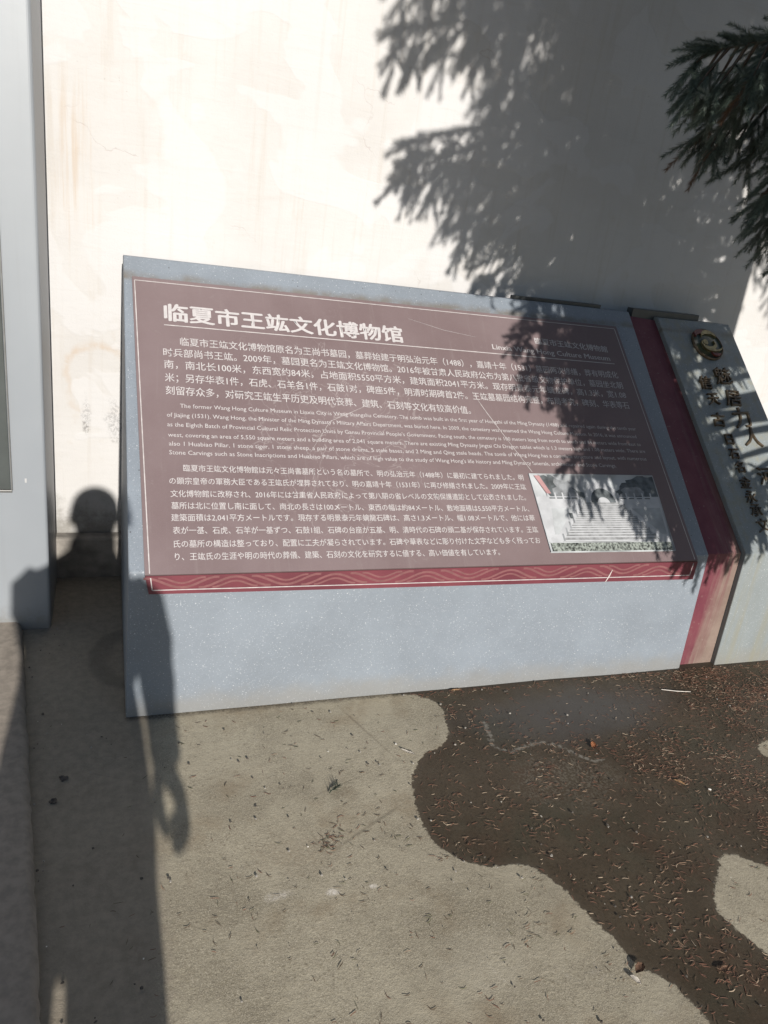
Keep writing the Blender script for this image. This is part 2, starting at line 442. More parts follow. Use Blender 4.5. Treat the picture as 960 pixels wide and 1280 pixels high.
def mat_strip():
    """maroon paint worn off to tan along one side and towards the foot"""
    t = NT('worn_maroon_strip')
    x, y, z = t.xyz()[0], t.xyz()[1], t.xyz()[2]
    n1 = t.noise(9, 6, 0.7); n2 = t.noise(60, 5, 0.7)
    st = t.noise(1.0, 5, 0.65, vec=t.scaled((55, 3, 3)))
    tan_ = t.mix(t.ramp(n1, 0.3, 0.7), (0.165, 0.118, 0.098), (0.215, 0.165, 0.138))
    red = t.mix(t.ramp(n1, 0.3, 0.7), (0.105, 0.022, 0.036), (0.14, 0.04, 0.052))
    d = t.math('ADD', x, t.math('MULTIPLY', t.math('SUBTRACT', st, 0.5), 0.20))
    d = t.math('SUBTRACT', d, t.math('MULTIPLY', z, 0.08))
    worn = t.ramp(d, 2.125, 2.25)
    up = t.ramp(z, 0.47, 0.60, 1.0, 0.55)
    c = t.mix(t.math('MULTIPLY', worn, up), red, tan_)
    c = t.mix(t.ramp(n2, 0.6, 0.72, 0, 0.35), c, (0.30, 0.25, 0.21))
    return t.out(c, 0.55, 0, 0.4)
M['strip'] = mat_strip()

def mat_board():
    t = NT('grey_painted_board')
    n1 = t.noise(1.3, 4); n2 = t.noise(40, 5, 0.7); st = t.noise(1.0, 4, 0.6, vec=t.scaled((30, 30, 1.0)))
    c = t.mix(t.ramp(n1, 0.3, 0.7), (0.208, 0.226, 0.246), (0.248, 0.267, 0.286))
    c = t.mix(t.ramp(st, 0.5, 0.75, 0, 0.2), c, (0.18, 0.185, 0.185))
    sp = t.ramp(t.noise(70, 3, 0.6), 0.72, 0.76)
    c = t.mix(t.math('MULTIPLY', sp, 0.5), c, (0.10, 0.10, 0.10))
    z = t.xyz()[2]
    gz = t.ramp(t.math('ADD', z, t.math('MULTIPLY', t.math('SUBTRACT', n2, 0.5), 0.12)), 0.0, 0.10, 0.6, 0.0)
    c = t.mix(gz, c, (0.15, 0.14, 0.12))
    t.bump(t.noise(25, 3), 0.05, 0.003)
    return t.out(c, 0.40, 0, 0.5)
M['board'] = mat_board()
M['board_panel'] = plain('dark_board_panel', (0.06, 0.068, 0.066), 0.3, ns=6)
M['plinth'] = plain('cement_plinth', (0.20, 0.185, 0.165), 0.9, var=0.35, ns=12, bump=0.3)
M['kerb'] = plain('kerb_concrete', (0.245, 0.212, 0.175), 0.9, var=0.16, ns=35, bump=0.2)

# ------------------------------------------------------------------ ground, kerb, wall
def seg_dist(P, pts, closed=False):
    d = np.full(len(P), 9.0)
    n = len(pts)
    for i in range(n if closed else n - 1):
        a = np.array(pts[i]); b = np.array(pts[(i + 1) % n])
        ab = b - a
        tt = np.clip(((P - a) @ ab) / (ab @ ab), 0, 1)
        d = np.minimum(d, np.linalg.norm(P - (a + tt[:, None] * ab), axis=1))
    return d
def inside(P, pts):
    r = np.zeros(len(P), dtype=bool)
    n = len(pts)
    for i in range(n):
        x1, y1 = pts[i]; x2, y2 = pts[(i + 1) % n]
        c = ((y1 > P[:, 1]) != (y2 > P[:, 1])) & (P[:, 0] < (x2 - x1) * (P[:, 1] - y1) / ((y2 - y1) + 1e-12) + x1)
        r ^= c
    return r
def smooth_poly(p, k=2):
    p = [np.array(q, dtype=float) for q in p]
    for _ in range(k):
        q = []
        for i in range(len(p)):
            a, b = p[i], p[(i + 1) % len(p)]
            q += [a * 0.75 + b * 0.25, a * 0.25 + b * 0.75]
        p = q
    return [tuple(q) for q in p]

WET = [(0.86, 2.02), (0.911, 2.006), (1.016, 1.977), (1.057, 1.917), (1.037, 1.841), (1.02, 1.762), (0.961, 1.713), (0.909, 1.703), (0.864, 1.656), (0.825, 1.593), (0.813, 1.546), (0.799, 1.485), (0.795, 1.426), (0.8, 1.368), (0.825, 1.32), (0.865, 1.28), (0.921, 1.255), (0.977, 1.252), (1.01, 1.247), (1.037, 1.224), (1.059, 1.188), (1.078, 1.142), (1.086, 1.099), (1.095, 1.06), (1.113, 1.018), (1.123, 0.984), (1.122, 0.946), (1.139, 0.914), (1.173, 0.886), (1.186, 0.848), (1.199, 0.815), (1.2, 0.786), (1.22, 0.70), (1.30, 0.5), (2.6, 0.4), (3.15, 0.9), (3.2, 2.2)]
DRY1 = [(1.573, 1.158), (1.601, 1.164), (1.632, 1.146), (1.662, 1.117), (1.72, 1.08), (1.86, 1.0), (1.80, 0.80), (1.60, 0.72), (1.52, 0.831), (1.471, 0.88), (1.455, 0.92), (1.444, 0.956), (1.434, 0.986), (1.43, 1.011), (1.458, 1.049), (1.507, 1.095), (1.542, 1.123)]
DRY2 = [(2.079, 1.549), (2.13, 1.562), (2.25, 1.55), (2.24, 1.44), (2.126, 1.459), (2.062, 1.482), (2.056, 1.511)]
RIDGE = [(1.167, 1.813), (1.156, 1.748), (1.141, 1.695), (1.189, 1.656), (1.225, 1.669), (1.267, 1.682), (1.321, 1.685), (1.365, 1.658), (1.397, 1.613), (1.433, 1.577), (1.474, 1.57)]
WET = smooth_poly(WET, 1); DRY1 = smooth_poly(DRY1, 1); DRY2 = smooth_poly(DRY2, 1)

def wet_field(P):
    w = np.where(inside(P, WET), 1, -1) * seg_dist(P, WET, True)
    for D in (DRY1, DRY2):
        w = np.minimum(w, np.where(inside(P, D), -1, 1) * seg_dist(P, D, True))
    return w

KA, KB = np.array([-0.282, 2.539]), np.array([-0.122, 1.089])     # kerb edge
def kerb_x(y): return KA[0] + (KB[0] - KA[0]) * (y - KA[1]) / (KB[1] - KA[1])

def build_ground():
    fx = np.arange(-1.0, 3.4001, 0.014); fy = np.arange(-0.4, 3.1001, 0.014)
    far = np.array([-900, -200, -50, -14, -5, -2.2])
    xs = np.concatenate([far, fx, np.array([5, 8, 16, 50, 200, 900])])
    ys = np.concatenate([far, fy, np.array([4.0, 6, 16, 50, 200, 900])])
    X, Y = np.meshgrid(xs, ys)
    P = np.stack([X.ravel(), Y.ravel()], 1)
    near = (P[:, 0] > -1.1) & (P[:, 0] < 3.5) & (P[:, 1] > -0.5) & (P[:, 1] < 3.2)
    z = np.zeros(len(P))
    rng = np.random.default_rng(3)
    for k in range(14):
        a = rng.uniform(0, 6.28); f = rng.uniform(4, 26); ph = rng.uniform(0, 6.28)
        z += 0.016 / f * np.sin((P[:, 0] * math.cos(a) + P[:, 1] * math.sin(a)) * f + ph)
    z = np.where(near, z * 0.16 - 0.001, -0.004)
    V = np.column_stack([P, z])
    nx, ny = len(xs), len(ys)
    i = np.arange(nx - 1); j = np.arange(ny - 1)
    I, J = np.meshgrid(i, j)
    a = (J * nx + I).ravel()
    Fq = np.column_stack([a, a + 1, a + nx + 1, a + nx])
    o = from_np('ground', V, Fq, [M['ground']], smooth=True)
    me = o.data
    for nm, val in (('wet', np.where(near, wet_field(P), -1.0)), ('ridge', seg_dist(P, RIDGE)),
                    ('lane', np.where(near, 0.02 + np.minimum(0.10 - P[:, 0] + (P[:, 1] - 1.0) * 0.02, 0.3), -1.0))):
        at = me.attributes.new(nm, 'FLOAT', 'POINT')
        at.data.foreach_set('value', val.astype(np.float32))
    tag(o, kind='structure')
build_ground()

def build_kerb():
    # raised concrete slab to the left, its edge broken and uneven
    rng = random.Random(5)
    ys = [-3.0 + 0.02 * k for k in range(0, 282)]
    V = []; Fc = []
    prof = [(0.004, -0.01), (0.002, 0.012), (-0.004, 0.024), (-0.014, 0.030), (-0.06, 0.031), (-3.5, 0.031)]
    off = 0
    for y in ys:
        off = 0.45 * off + rng.gauss(0, 0.0014)
        e = kerb_x(y) + off
        for (dx, z) in prof:
            jz = rng.gauss(0, 0.0006) if -0.05 < dx else 0
            V.append((e + dx + (rng.gauss(0, 0.001) if dx > -0.05 else 0), y, z + jz))
    k = len(prof)
    for r in range(len(ys) - 1):
        for c in range(k - 1):
            a = r * k + c
            Fc.append((a, a + k, a + k + 1, a + 1))
    o = from_np('kerb', V, Fc, [M['kerb']], smooth=True)
    tag(o, kind='structure')
build_kerb()

WY = 3.012
bm = bmesh.new()
bm_box(bm, (-9, WY, -0.05), (12, WY + 0.28, 3.5), 0.01)
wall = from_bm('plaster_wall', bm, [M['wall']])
tag(wall, 'weathered off-white plastered wall standing behind the information sign', 'wall')
bm = bmesh.new()
bm_box(bm, (-9, WY - 0.03, 3.5), (12, WY + 0.31, 3.58), 0.012)
from_bm('coping', bm, [M['plinth']], wall)
bm = bmesh.new()
bm_box(bm, (-9, WY - 0.065, -0.02), (12, WY - 0.001, 0.172), 0.012)
from_bm('plinth', bm, [M['plinth']], wall)

# ------------------------------------------------------------------ grey board at the left
board = empty('notice_board', (-0.62, 2.557, 0), 'tall pale grey painted board with a dark inset panel at left edge', 'notice board')
bm = bmesh.new()
bm_box(bm, (-1.25, 2.557, -0.01), (-0.1885, 2.935, 2.7), 0.012, 4)
from_bm('board_body', bm, [M['board']], board)
bm = bmesh.new()
bm_box(bm, (-1.13, 2.549, 0.526), (-0.2945, 2.5585, 2.25), 0.002)
from_bm('display_panel', bm, [M['board_panel']], board)
bm = bmesh.new()
for lo, hi in (((-1.142, 2.5465, 0.516), (-0.2905, 2.5575, 0.5245)), ((-0.2925, 2.5465, 0.5247), (-0.2885, 2.5575, 2.26))):
    bm_box(bm, lo, hi, 0.001)
from_bm('panel_trim', bm, [plain('dull_metal_trim', (0.19, 0.19, 0.185), 0.4, 0.5)], board)

bm = bmesh.new(); bm_box(bm, (-0.2525, 2.5555, 0.548), (-0.2470, 2.5578, 0.562))
from_bm('sticker', bm, [plain('white_sticker', (0.36, 0.36, 0.36), 0.5)], board)

# ------------------------------------------------------------------ the stone monument with its text panel
mon = empty('information_stele', MON, 'sloped grey stone sign with brown trilingual text panel by white wall', 'information sign')

YT = 2.8526
def solid_profile(xl_, xr_, zb=0.0, dn=0.0, tl=1.1548, tr=1.1402, fl=0.006, fr=0.0155, back=2.925):
    """xl_, xr_ = x at (foot, fold, top)"""
    out = []
    for xs, tt, ft in ((xl_, tl, fl), (xr_, tr, fr)):
        top = S(xs[2], tt, -dn); fold = S(xs[1], ft, -dn)
        fold = Vector((fold.x, 2.0068 + dn, fold.z + 0.0))
        out.append([Vector((xs[0], 2.0068 + dn, -0.02)), fold, top, Vector((xs[2], back, top.z - 0.004)), Vector((xs[0], back, -0.02))])
    return out
bm = bmesh.new()
l, r = solid_profile((0.0505, 0.0545, 0.0517), (2.124, 2.094, 2.116))
bm_prism(bm, l, r, 0.0035, 2)
from_bm('stone_slab', bm, [M['stone']], mon)

bm = bmesh.new()
l, r = solid_profile((2.122, 2.092, 2.114), (2.296, 2.270, 2.268), dn=0.022, tl=1.139, tr=1.128, fl=0.030, fr=0.032, back=2.90)
bm_prism(bm, l, r)
strip = from_bm('accent_strip', bm, [M['strip']], mon)
bm = bmesh.new()
l, r = solid_profile((2.2972, 2.2715, 2.2635), (2.70, 2.665, 2.6605), tl=1.126, tr=1.127, fl=0.016, fr=0.018, back=2.915)
bm_prism(bm, l, r, 0.003, 2)
endb = from_bm('end_block', bm, [M['stone_end']], mon)
bm = bmesh.new(); bm_box(bm, (1.562, 2.868, 1.2445), (1.985, 2.90, 1.268), 0.002)
from_bm('cap_stone', bm, [M['cap']], mon)
bm = bmesh.new(); bm_box(bm, (2.146, 2.862, 1.226), (2.506, 2.905, 1.269), 0.002)
from_bm('cap_stone', bm, [M['cap']], mon)

# the folded printed panel: sloped sheet and maroon turned-down edge
PO = 0.010
def slab4(bm, pts, n, th):
    a = [bm.verts.new(p) for p in pts]
    b = [bm.verts.new(Vector(p) - n * th) for p in pts]
    fs = [bm.faces.new(a), bm.faces.new(list(reversed(b)))]
    for i in range(4):
        fs.append(bm.faces.new((a[i], b[i], b[(i + 1) % 4], a[(i + 1) % 4])))
    bmesh.ops.recalc_face_normals(bm, faces=fs)
bm = bmesh.new()
slab4(bm, [S(0.0977, -0.008, PO), S(2.0345, -0.012, PO), S(2.0127, 1.0452, PO), S(0.0786, 1.0593, PO)], NRM, 0.0095)
panel = from_bm('text_panel', bm, [M['panel']], mon)
NF = Vector((0, -1, 0))
YB = 2.0068 - PO
bm = bmesh.new()
slab4(bm, [Vector((0.0985, YB, 0.479)), Vector((0.1096, YB, 0.4218)), Vector((2.0429, YB, 0.4006)), Vector((2.0420, YB, 0.4725))], NF, 0.0095)
band = from_bm('maroon_band', bm, [M['band']], mon)

def ribbon(V, Fq, pts, w, nrm):
    """flat ribbon along pts, width w, in the plane with normal nrm"""
    pts = [Vector(p) for p in pts]
    base = len(V)
    for i, p in enumerate(pts):
        d = (pts[min(i + 1, len(pts) - 1)] - pts[max(i - 1, 0)]).normalized()
        s = d.cross(nrm).normalized() * (w[i] if isinstance(w, list) else w) * 0.5
        V.append(p + s); V.append(p - s)
    for i in range(len(pts) - 1):
        a = base + 2 * i
        Fq.append((a, a + 1, a + 3, a + 2))

o1 = PO + 0.0008
V = []; Q = []
ribbon(V, Q, [S(0.1105, -0.004, o1), S(0.0862, 1.0435, o1)], 0.0032, NRM)
ribbon(V, Q, [S(0.0862, 1.0435, o1), S(1.999, 1.0305, o1)], 0.0032, NRM)
ribbon(V, Q, [S(1.999, 1.0305, o1), S(2.0205, -0.008, o1)], 0.0032, NRM)
ribbon(V, Q, [S(0.1759, 0.8671, o1), S(1.03, 0.8580, o1), S(1.942, 0.8488, o1)], 0.0036, NRM)
from_np('border_line', V, Q, [M['hairline']], panel)
V = []; Q = []
yb1 = YB - 0.0008
ribbon(V, Q, [Vector((0.1135, yb1, 0.474)), Vector((0.1185, yb1, 0.4345))], 0.003, NF)
ribbon(V, Q, [Vector((0.1185, yb1, 0.4345)), Vector((2.0215, yb1, 0.4185))], 0.003, NF)
ribbon(V, Q, [Vector((2.0215, yb1, 0.4185)), Vector((2.0235, yb1, 0.467))], 0.003, NF)
from_np('border_line', V, Q, [M['hairline']], band)
# scroll pattern: alternating nested arches
V = []; Q = []
x = 0.20; k = 0
while x < 1.93:
    f = (x - 0.12) / 1.9
    zt_, zb_ = 0.474 - 0.006 * f, 0.4400 - 0.0155 * f
    up_ = (k % 2 == 0)
    for (w_, hgt, th) in ((0.105, 0.033, 0.0075), (0.066, 0.019, 0.006)):
        pts = []
        for q in range(15):
            s_ = -1 + 2 * q / 14
            h_ = hgt * (0.5 + 0.5 * math.cos(math.pi * s_))
            z = (zt_ - h_) if up_ else (zb_ + h_)
            pts.append(Vector((x + s_ * w_, yb1 + 0.0003, min(max(z, zb_ + 0.001), zt_ - 0.002))))
        ribbon(V, Q, pts, th, NF)
    x += 0.152; k += 1
from_np('scroll_pattern', V, Q, [M['band_wave']], band)
# a pale chip and a long scratch
V = []; Q = []
ribbon(V, Q, [Vector((1.655, yb1 - 0.0004, 0.404)), Vector((1.664, yb1 - 0.0004, 0.425)), Vector((1.672, yb1 - 0.0004, 0.452))], [0.0022, 0.005, 0.0015], NF)
from_np('paint_chip', V, Q, [plain('bare_chip', (0.5, 0.46, 0.44), 0.6)], band)
for pts_, w_ in (([S(1.2599, 0.6716, o1 + 0.0004), S(1.30, 0.585, o1 + 0.0004), S(1.36, 0.47, o1 + 0.0004), S(1.4282, 0.3424, o1 + 0.0004)], [0.001, 0.0026, 0.0016, 0.0022]),
                 ([S(1.06, 0.985, o1 + 0.0004), S(1.20, 0.945, o1 + 0.0004), S(1.33, 0.925, o1 + 0.0004)], [0.0006, 0.0014, 0.0006]),
                 ([S(0.62, 0.40, o1 + 0.0004), S(0.70, 0.52, o1 + 0.0004), S(0.86, 0.60, o1 + 0.0004)], [0.0006, 0.0014, 0.0006])):
    V = []; Q = []
    ribbon(V, Q, pts_, w_, NRM)
    from_np('scratch', V, Q, [M['hairline']], panel)

# lettering
def text_mesh(body, offset=0.0, space=1.0):
    c = bpy.data.curves.new('lettering_curve', 'FONT')
    c.body = body
    c.size = 1.0
    c.resolution_u = 2
    c.offset = offset
    c.space_character = space
    o = bpy.data.objects.new('lettering_curve', c)
    COL.objects.link(o)
    dg = bpy.context.evaluated_depsgraph_get()
    me = bpy.data.meshes.new_from_object(o.evaluated_get(dg))
    n = len(me.vertices)
    co = np.empty(n * 3, dtype=np.float32); me.vertices.foreach_get('co', co)
    co = co.reshape(-1, 3)
    me.calc_loop_triangles()
    tr = np.empty(len(me.loop_triangles) * 3, dtype=np.int32)
    me.loop_triangles.foreach_get('vertices', tr)
    bpy.data.objects.remove(o); bpy.data.curves.remove(c); bpy.data.meshes.remove(me)
    return co, tr.reshape(-1, 3)

def lay_lines(name, lines, mat, parent, off, em=None, bold=((0, 0),), mid=0.38):
    """each line: (text, (x0,t0), (x1,t1)), the points at the middle height of its first and last sign"""
    VV = []; FF = []; base = 0
    for (body, a, b) in lines:
        co1, tr1 = text_mesh(body)
        co = np.concatenate([co1 + np.array([dx, dy, 0.0]) for dx, dy in bold]); tr = np.concatenate([tr1 + k * len(co1) for k in range(len(bold))])
        lift = np.repeat(np.arange(len(bold)) * 0.00012, len(co1))
        x0, x1 = co[:, 0].min(), co[:, 0].max()
        sx = (b[0] - a[0]) / (x1 - x0)
        sy = em if em else sx
        u = (co[:, 0] - x0) * sx + a[0]
        f = (u - a[0]) / (b[0] - a[0])
        v = a[1] + (b[1] - a[1]) * f + (co[:, 1] - mid) * sy
        Pn = np.array(F)[None, :] + np.array(T)[None, :] * v[:, None] + np.array(NRM)[None, :] * (off + lift)[:, None]
        Pn[:, 0] += u
        VV.append(Pn); FF.append(tr + base); base += len(Pn)
    return from_np(name, np.concatenate(VV), np.concatenate(FF), [mat], parent)

LO = PO + 0.0009
lay_lines('title_lettering', [('临夏市王竑文化博物馆', (0.1765, 0.9198), (1.0255, 0.9057))], M['lettering'], panel, LO, em=0.077, bold=((0, 0), (0.03, 0), (-0.03, 0), (0.015, 0.022), (-0.015, -0.022)))
lay_lines('museum_name_lettering', [('臨夏市王竑文化博物館', (1.590, 0.9323), (1.9291, 0.9191)), ('Linxia Wang Hong Culture Museum', (1.3915, 0.8877), (1.927, 0.8752))], M['lettering'], panel, LO, em=0.034, bold=((0, 0), (0.025, 0)))
lay_lines('chinese_lettering', [
    ('临夏市王竑文化博物馆原名为王尚书墓园，墓葬始建于明弘治元年（1488），嘉靖十年（1531）墓园两次修缮，葬有明成化', (0.2245, 0.8039), (1.940, 0.794)),
    ('时兵部尚书王竑。2009年，墓园更名为王竑文化博物馆。2016年被甘肃人民政府公布为第八批省级文物保护单位，墓园坐北朝', (0.1701, 0.7578), (1.9472, 0.7444)),
    ('南，南北长100米，东西宽约84米，占地面积5550平方米，建筑面积2041平方米。现存明景泰元年螭龙碑，高1.3米，宽1.08', (0.1712, 0.7111), (1.9478, 0.6987)),
    ('米；另存华表1件，石虎、石羊各1件，石鼓1对，碑座5件，明清时期碑首2件。王竑墓墓园结构完整，布局考究，碑刻、华表等石', (0.1721, 0.6605), (1.947, 0.6498)),
    ('刻留存众多，对研究王竑生平历史及明代丧葬、建筑、石刻等文化有较高价值。', (0.1731, 0.6122), (1.2363, 0.5911))],
    M['lettering'], panel, LO, em=0.0355, bold=((0, 0), (0.012, 0)))
lay_lines('english_lettering', [
    ("The former Wang Hong Culture Museum in Linxia City is Wang Shangshu Cemetery. The tomb was built in the first year of Hongzhi of the Ming Dynasty (1488) and repaired again during the tenth year", (0.215, 0.5565), (1.9438, 0.5428)),
    ("of Jiajing (1531). Wang Hong, the Minister of the Ming Dynasty's Military Affairs Department, was buried here. In 2009, the cemetery was renamed the Wang Hong Culture Museum. In 2016, it was announced", (0.1739, 0.5221), (1.9339, 0.5078)),
    ("as the Eighth Batch of Provincial Cultural Relic Protection Units by Gansu Provincial People's Government. Facing south, the cemetery is 100 meters long from north to south and 84 meters wide from east to", (0.174, 0.4874), (1.9427, 0.4726)),
    ("west, covering an area of 5,550 square meters and a building area of 2,041 square meters. There are existing Ming Dynasty Jingtai Chi Dragon tablet which is 1.3 meters high and 1.08 meters wide. There are", (0.1751, 0.4503), (1.9532, 0.4428)),
    ("also 1 Huabiao Pillar, 1 stone tiger, 1 stone sheep, a pair of stone drums, 5 stele bases, and 2 Ming and Qing stele heads. The tomb of Wang Hong has a complete structure and layout, with numerous", (0.1765, 0.4193), (1.9473, 0.4092)),
    ("Stone Carvings such as Stone Inscriptions and Huabiao Pillars, which are of high value to the study of Wang Hong's life history and Ming Dynasty funerals, architecture and Stone Carvings.", (0.1767, 0.3885), (1.7987, 0.3763))],
    M['lettering'], panel, LO, em=0.0215)
lay_lines('japanese_lettering', [
    ('臨夏市王竑文化博物館は元々王尚書墓所という名の墓所で、明の弘治元年（1488年）に最初に建てられました。明', (0.2158, 0.3342), (1.3865, 0.3192)),
    ('の顕宗皇帝の軍務大臣である王竑氏が埋葬されており、明の嘉靖十年（1531年）に再び修繕されました。2009年に王竑', (0.1734, 0.29), (1.387, 0.2823)),
    ('文化博物館に改称され、2016年には甘粛省人民政府によって第八期の省レベルの文物保護遺跡として公表されました。', (0.1755, 0.2474), (1.3764, 0.2402)),
    ('墓所は北に位置し南に面して、南北の長さは100メートル、東西の幅は約84メートル、敷地面積は5,550平方メートル、', (0.1764, 0.2079), (1.3782, 0.1968)),
    ('建築面積は2,041平方メートルです。現存する明景泰元年螭龍石碑は、高さ1.3メートル、幅1.08メートルで、他には華', (0.1751, 0.169), (1.3914, 0.1615)),
    ('表が一基、石虎、石羊が一基ずつ、石鼓1組、石碑の台座が五基、明、清時代の石碑の頭二基が保存されています。王竑', (0.1782, 0.1281), (1.3927, 0.1175)),
    ('氏の墓所の構造は整っており、配置に工夫が凝らされています。石碑や華表などに彫り付けた文字なども多く残ってお', (0.1789, 0.0852), (1.3917, 0.0771)),
    ('り、王竑氏の生涯や明の時代の葬儀、建築、石刻の文化を研究するに値する、高い価値を有しています。', (0.1809, 0.0455), (1.2268, 0.0378))],
    M['lettering'], panel, LO, em=0.0255, bold=((0, 0), (0.010, 0)))

# the printed picture of a stairway
PQ = [(1.4211, 0.0300), (1.9450, 0.0255), (1.9475, 0.3346), (1.4097, 0.334)]
def pic(u, v, lay):
    x_ = (PQ[0][0] * (1 - u) + PQ[1][0] * u) * (1 - v) + (PQ[3][0] * (1 - u) + PQ[2][0] * u) * v
    t_ = (PQ[0][1] * (1 - u) + PQ[1][1] * u) * (1 - v) + (PQ[3][1] * (1 - u) + PQ[2][1] * u) * v
    return S(x_, t_, PO + 0.0005 + 0.00035 * lay)
pm = [plain('print_pale', (0.33, 0.345, 0.355), 0.4, var=0.3, ns=8), plain('print_dark', (0.085, 0.095, 0.10), 0.4, var=0.5, ns=30),
      plain('print_white', (0.38, 0.39, 0.405), 0.4, var=0.12, ns=18), plain('print_stair', (0.22, 0.225, 0.23), 0.4, var=0.25, ns=50),
      plain('print_grass', (0.15, 0.165, 0.15), 0.4, var=0.9, ns=110), plain('print_pink', (0.34, 0.20, 0.20), 0.4), plain('print_mid', (0.20, 0.21, 0.22), 0.4, var=0.3, ns=30)]
bm = bmesh.new()
def poly(pts, mi, lay):
    f = bm.faces.new([bm.verts.new(pic(u, v, lay)) for u, v in pts]); f.material_index = mi
poly([(0, 0), (1, 0), (1, 1), (0, 1)], 0, 0)
rp = random.Random(2)
def ragged(pts, amp=0.02, k=5):
    out = []
    for i in range(len(pts)):
        a, b = pts[i], pts[(i + 1) % len(pts)]
        for q in range(k):
            f_ = q / k
            edge = any(c < 0.001 or c > 0.999 for c in (a[0], a[1])) and any(c < 0.001 or c > 0.999 for c in (b[0], b[1]))
            j = 0 if edge else amp
            out.append((min(1, max(0, a[0] + (b[0] - a[0]) * f_ + rp.uniform(-j, j))), min(1, max(0, a[1] + (b[1] - a[1]) * f_ + rp.uniform(-j, j)))))
    return out
poly(ragged([(0.10, 0.70), (0.40, 0.70), (0.36, 0.80), (0.24, 0.84), (0.16, 0.98), (0.07, 0.98)]), 1, 1)
poly(ragged([(0.14, 0.70), (0.34, 0.70), (0.30, 0.90), (0.20, 0.94)]), 6, 2)
poly(ragged([(0.60, 0.70), (1.0, 0.70), (1.0, 0.98), (0.86, 0.99), (0.72, 0.90)]), 1, 1)
poly(ragged([(0.66, 0.70), (0.90, 0.70), (0.86, 0.86), (0.74, 0.84)]), 6, 2)
arch = lambda cx, w_, b, h_: [(cx - w_, b)] + [(cx + w_ * math.cos(math.pi - math.pi * q / 12), b + h_ * math.sin(math.pi * q / 12)) for q in range(13)]
poly(arch(0.53, 0.145, 0.62, 0.28), 2, 3)
poly(arch(0.53, 0.10, 0.62, 0.20), 1, 4)
poly(arch(0.53, 0.05, 0.62, 0.08), 2, 5)
poly([(0.36, 0.63), (0.66, 0.63), (0.90, 0.13), (0.10, 0.13)], 3, 6)
nst = 17
for q in range(nst):
    v = 0.135 + 0.49 * (q / nst) ** 0.82
    h_ = 0.016 - 0.009 * q / nst
    lf = lambda vv: 0.10 + (0.26) * (vv - 0.13) / 0.5
    rt = lambda vv: 0.90 - (0.24) * (vv - 0.13) / 0.5
    poly([(lf(v), v), (rt(v), v), (rt(v + h_), v + h_), (lf(v + h_), v + h_)], 2, 7)
poly([(0.0, 0.70), (0.34, 0.71), (0.37, 0.63), (0.11, 0.12), (0.02, 0.12), (0.0, 0.14)], 2, 8)
poly([(0.64, 0.70), (1.0, 0.71), (1.0, 0.42), (0.98, 0.12), (0.91, 0.12), (0.66, 0.63)], 2, 8)
poly([(0.10, 0.55), (0.27, 0.56), (0.10, 0.22), (0.07, 0.22)], 0, 9)
poly([(0.74, 0.55), (0.98, 0.56), (0.97, 0.22), (0.93, 0.22)], 0, 9)
for a_, b_ in ((0.10, 0.33), (0.66, 0.93)):
    for q in range(5):
        u = a_ + (b_ - a_) * q / 4
        poly([(u - 0.006, 0.70), (u + 0.006, 0.70), (u + 0.006, 0.755), (u - 0.006, 0.755)], 2, 9)
    for q in range(4):
        u = a_ + (b_ - a_) * (q + 0.5) / 4
        poly([(u - 0.022, 0.675), (u + 0.022, 0.675), (u + 0.022, 0.69), (u - 0.022, 0.69)], 1, 10)
for u0_, u1_, v0_, v1_ in ((0.13, 0.36, 0.20, 0.655), (0.87, 0.65, 0.20, 0.655)):
    for q in range(7):
        f_ = q / 6
        uu, vv = u0_ + (u1_ - u0_) * f_, v0_ + (v1_ - v0_) * f_
        poly([(uu - 0.006, vv - 0.06), (uu + 0.006, vv - 0.06), (uu + 0.006, vv + 0.03), (uu - 0.006, vv + 0.03)], 6, 10)
poly([(0.225, 0.42), (0.245, 0.42), (0.25, 0.49), (0.22, 0.49)], 1, 11)
poly([(0.02, 0.0), (0.98, 0.0), (0.98, 0.115), (0.02, 0.115)], 4, 11)
poly([(0.035, 0.975), (0.075, 0.975), (0.13, 0.74), (0.095, 0.74)], 5, 12)
for e in (((0, 0), (1, 0), (1, 0.012), (0, 0.012)), ((0, 0.988), (1, 0.988), (1, 1), (0, 1)), ((0, 0.012), (0.006, 0.012), (0.006, 0.988), (0, 0.988)), ((0.994, 0.012), (1, 0.012), (1, 0.988), (0.994, 0.988))):
    poly(e, 0, 13)
from_bm('printed_picture', bm, pm, panel)

# emblem and raised letters on the end block
gold = plain('aged_brass', (0.33, 0.27, 0.14), 0.34, 0.85, var=0.3, ns=60)
bronze = plain('dark_bronze', (0.12, 0.088, 0.055), 0.42, 0.6, var=0.35, ns=60)
green_e = plain('dark_green_enamel', (0.04, 0.055, 0.035), 0.3)
red_e = plain('red_enamel', (0.14, 0.04, 0.03), 0.35)
EC = (2.4807, 0.9970); EA, EB = 0.079, 0.083
bm = bmesh.new()
rings = []
prof = [(1.0, 0.001), (1.0, 0.008), (0.97, 0.013), (0.92, 0.013), (0.90, 0.009), (0.6, 0.013), (0.3, 0.015)]
for (f_, h_) in prof:
    rings.append([bm.verts.new(S(EC[0] + EA * f_ * math.cos(2 * math.pi * q / 36), EC[1] + EB * f_ * math.sin(2 * math.pi * q / 36), h_)) for q in range(36)])
for i in range(len(rings) - 1):
    for q in range(36):
        f = bm.faces.new((rings[i][q], rings[i][(q + 1) % 36], rings[i + 1][(q + 1) % 36], rings[i + 1][q]))
        f.material_index = 0 if i < 4 else 1
f = bm.faces.new(rings[-1]); f.material_index = 1
emb = from_bm('emblem', bm, [bronze, green_e], endb, True)
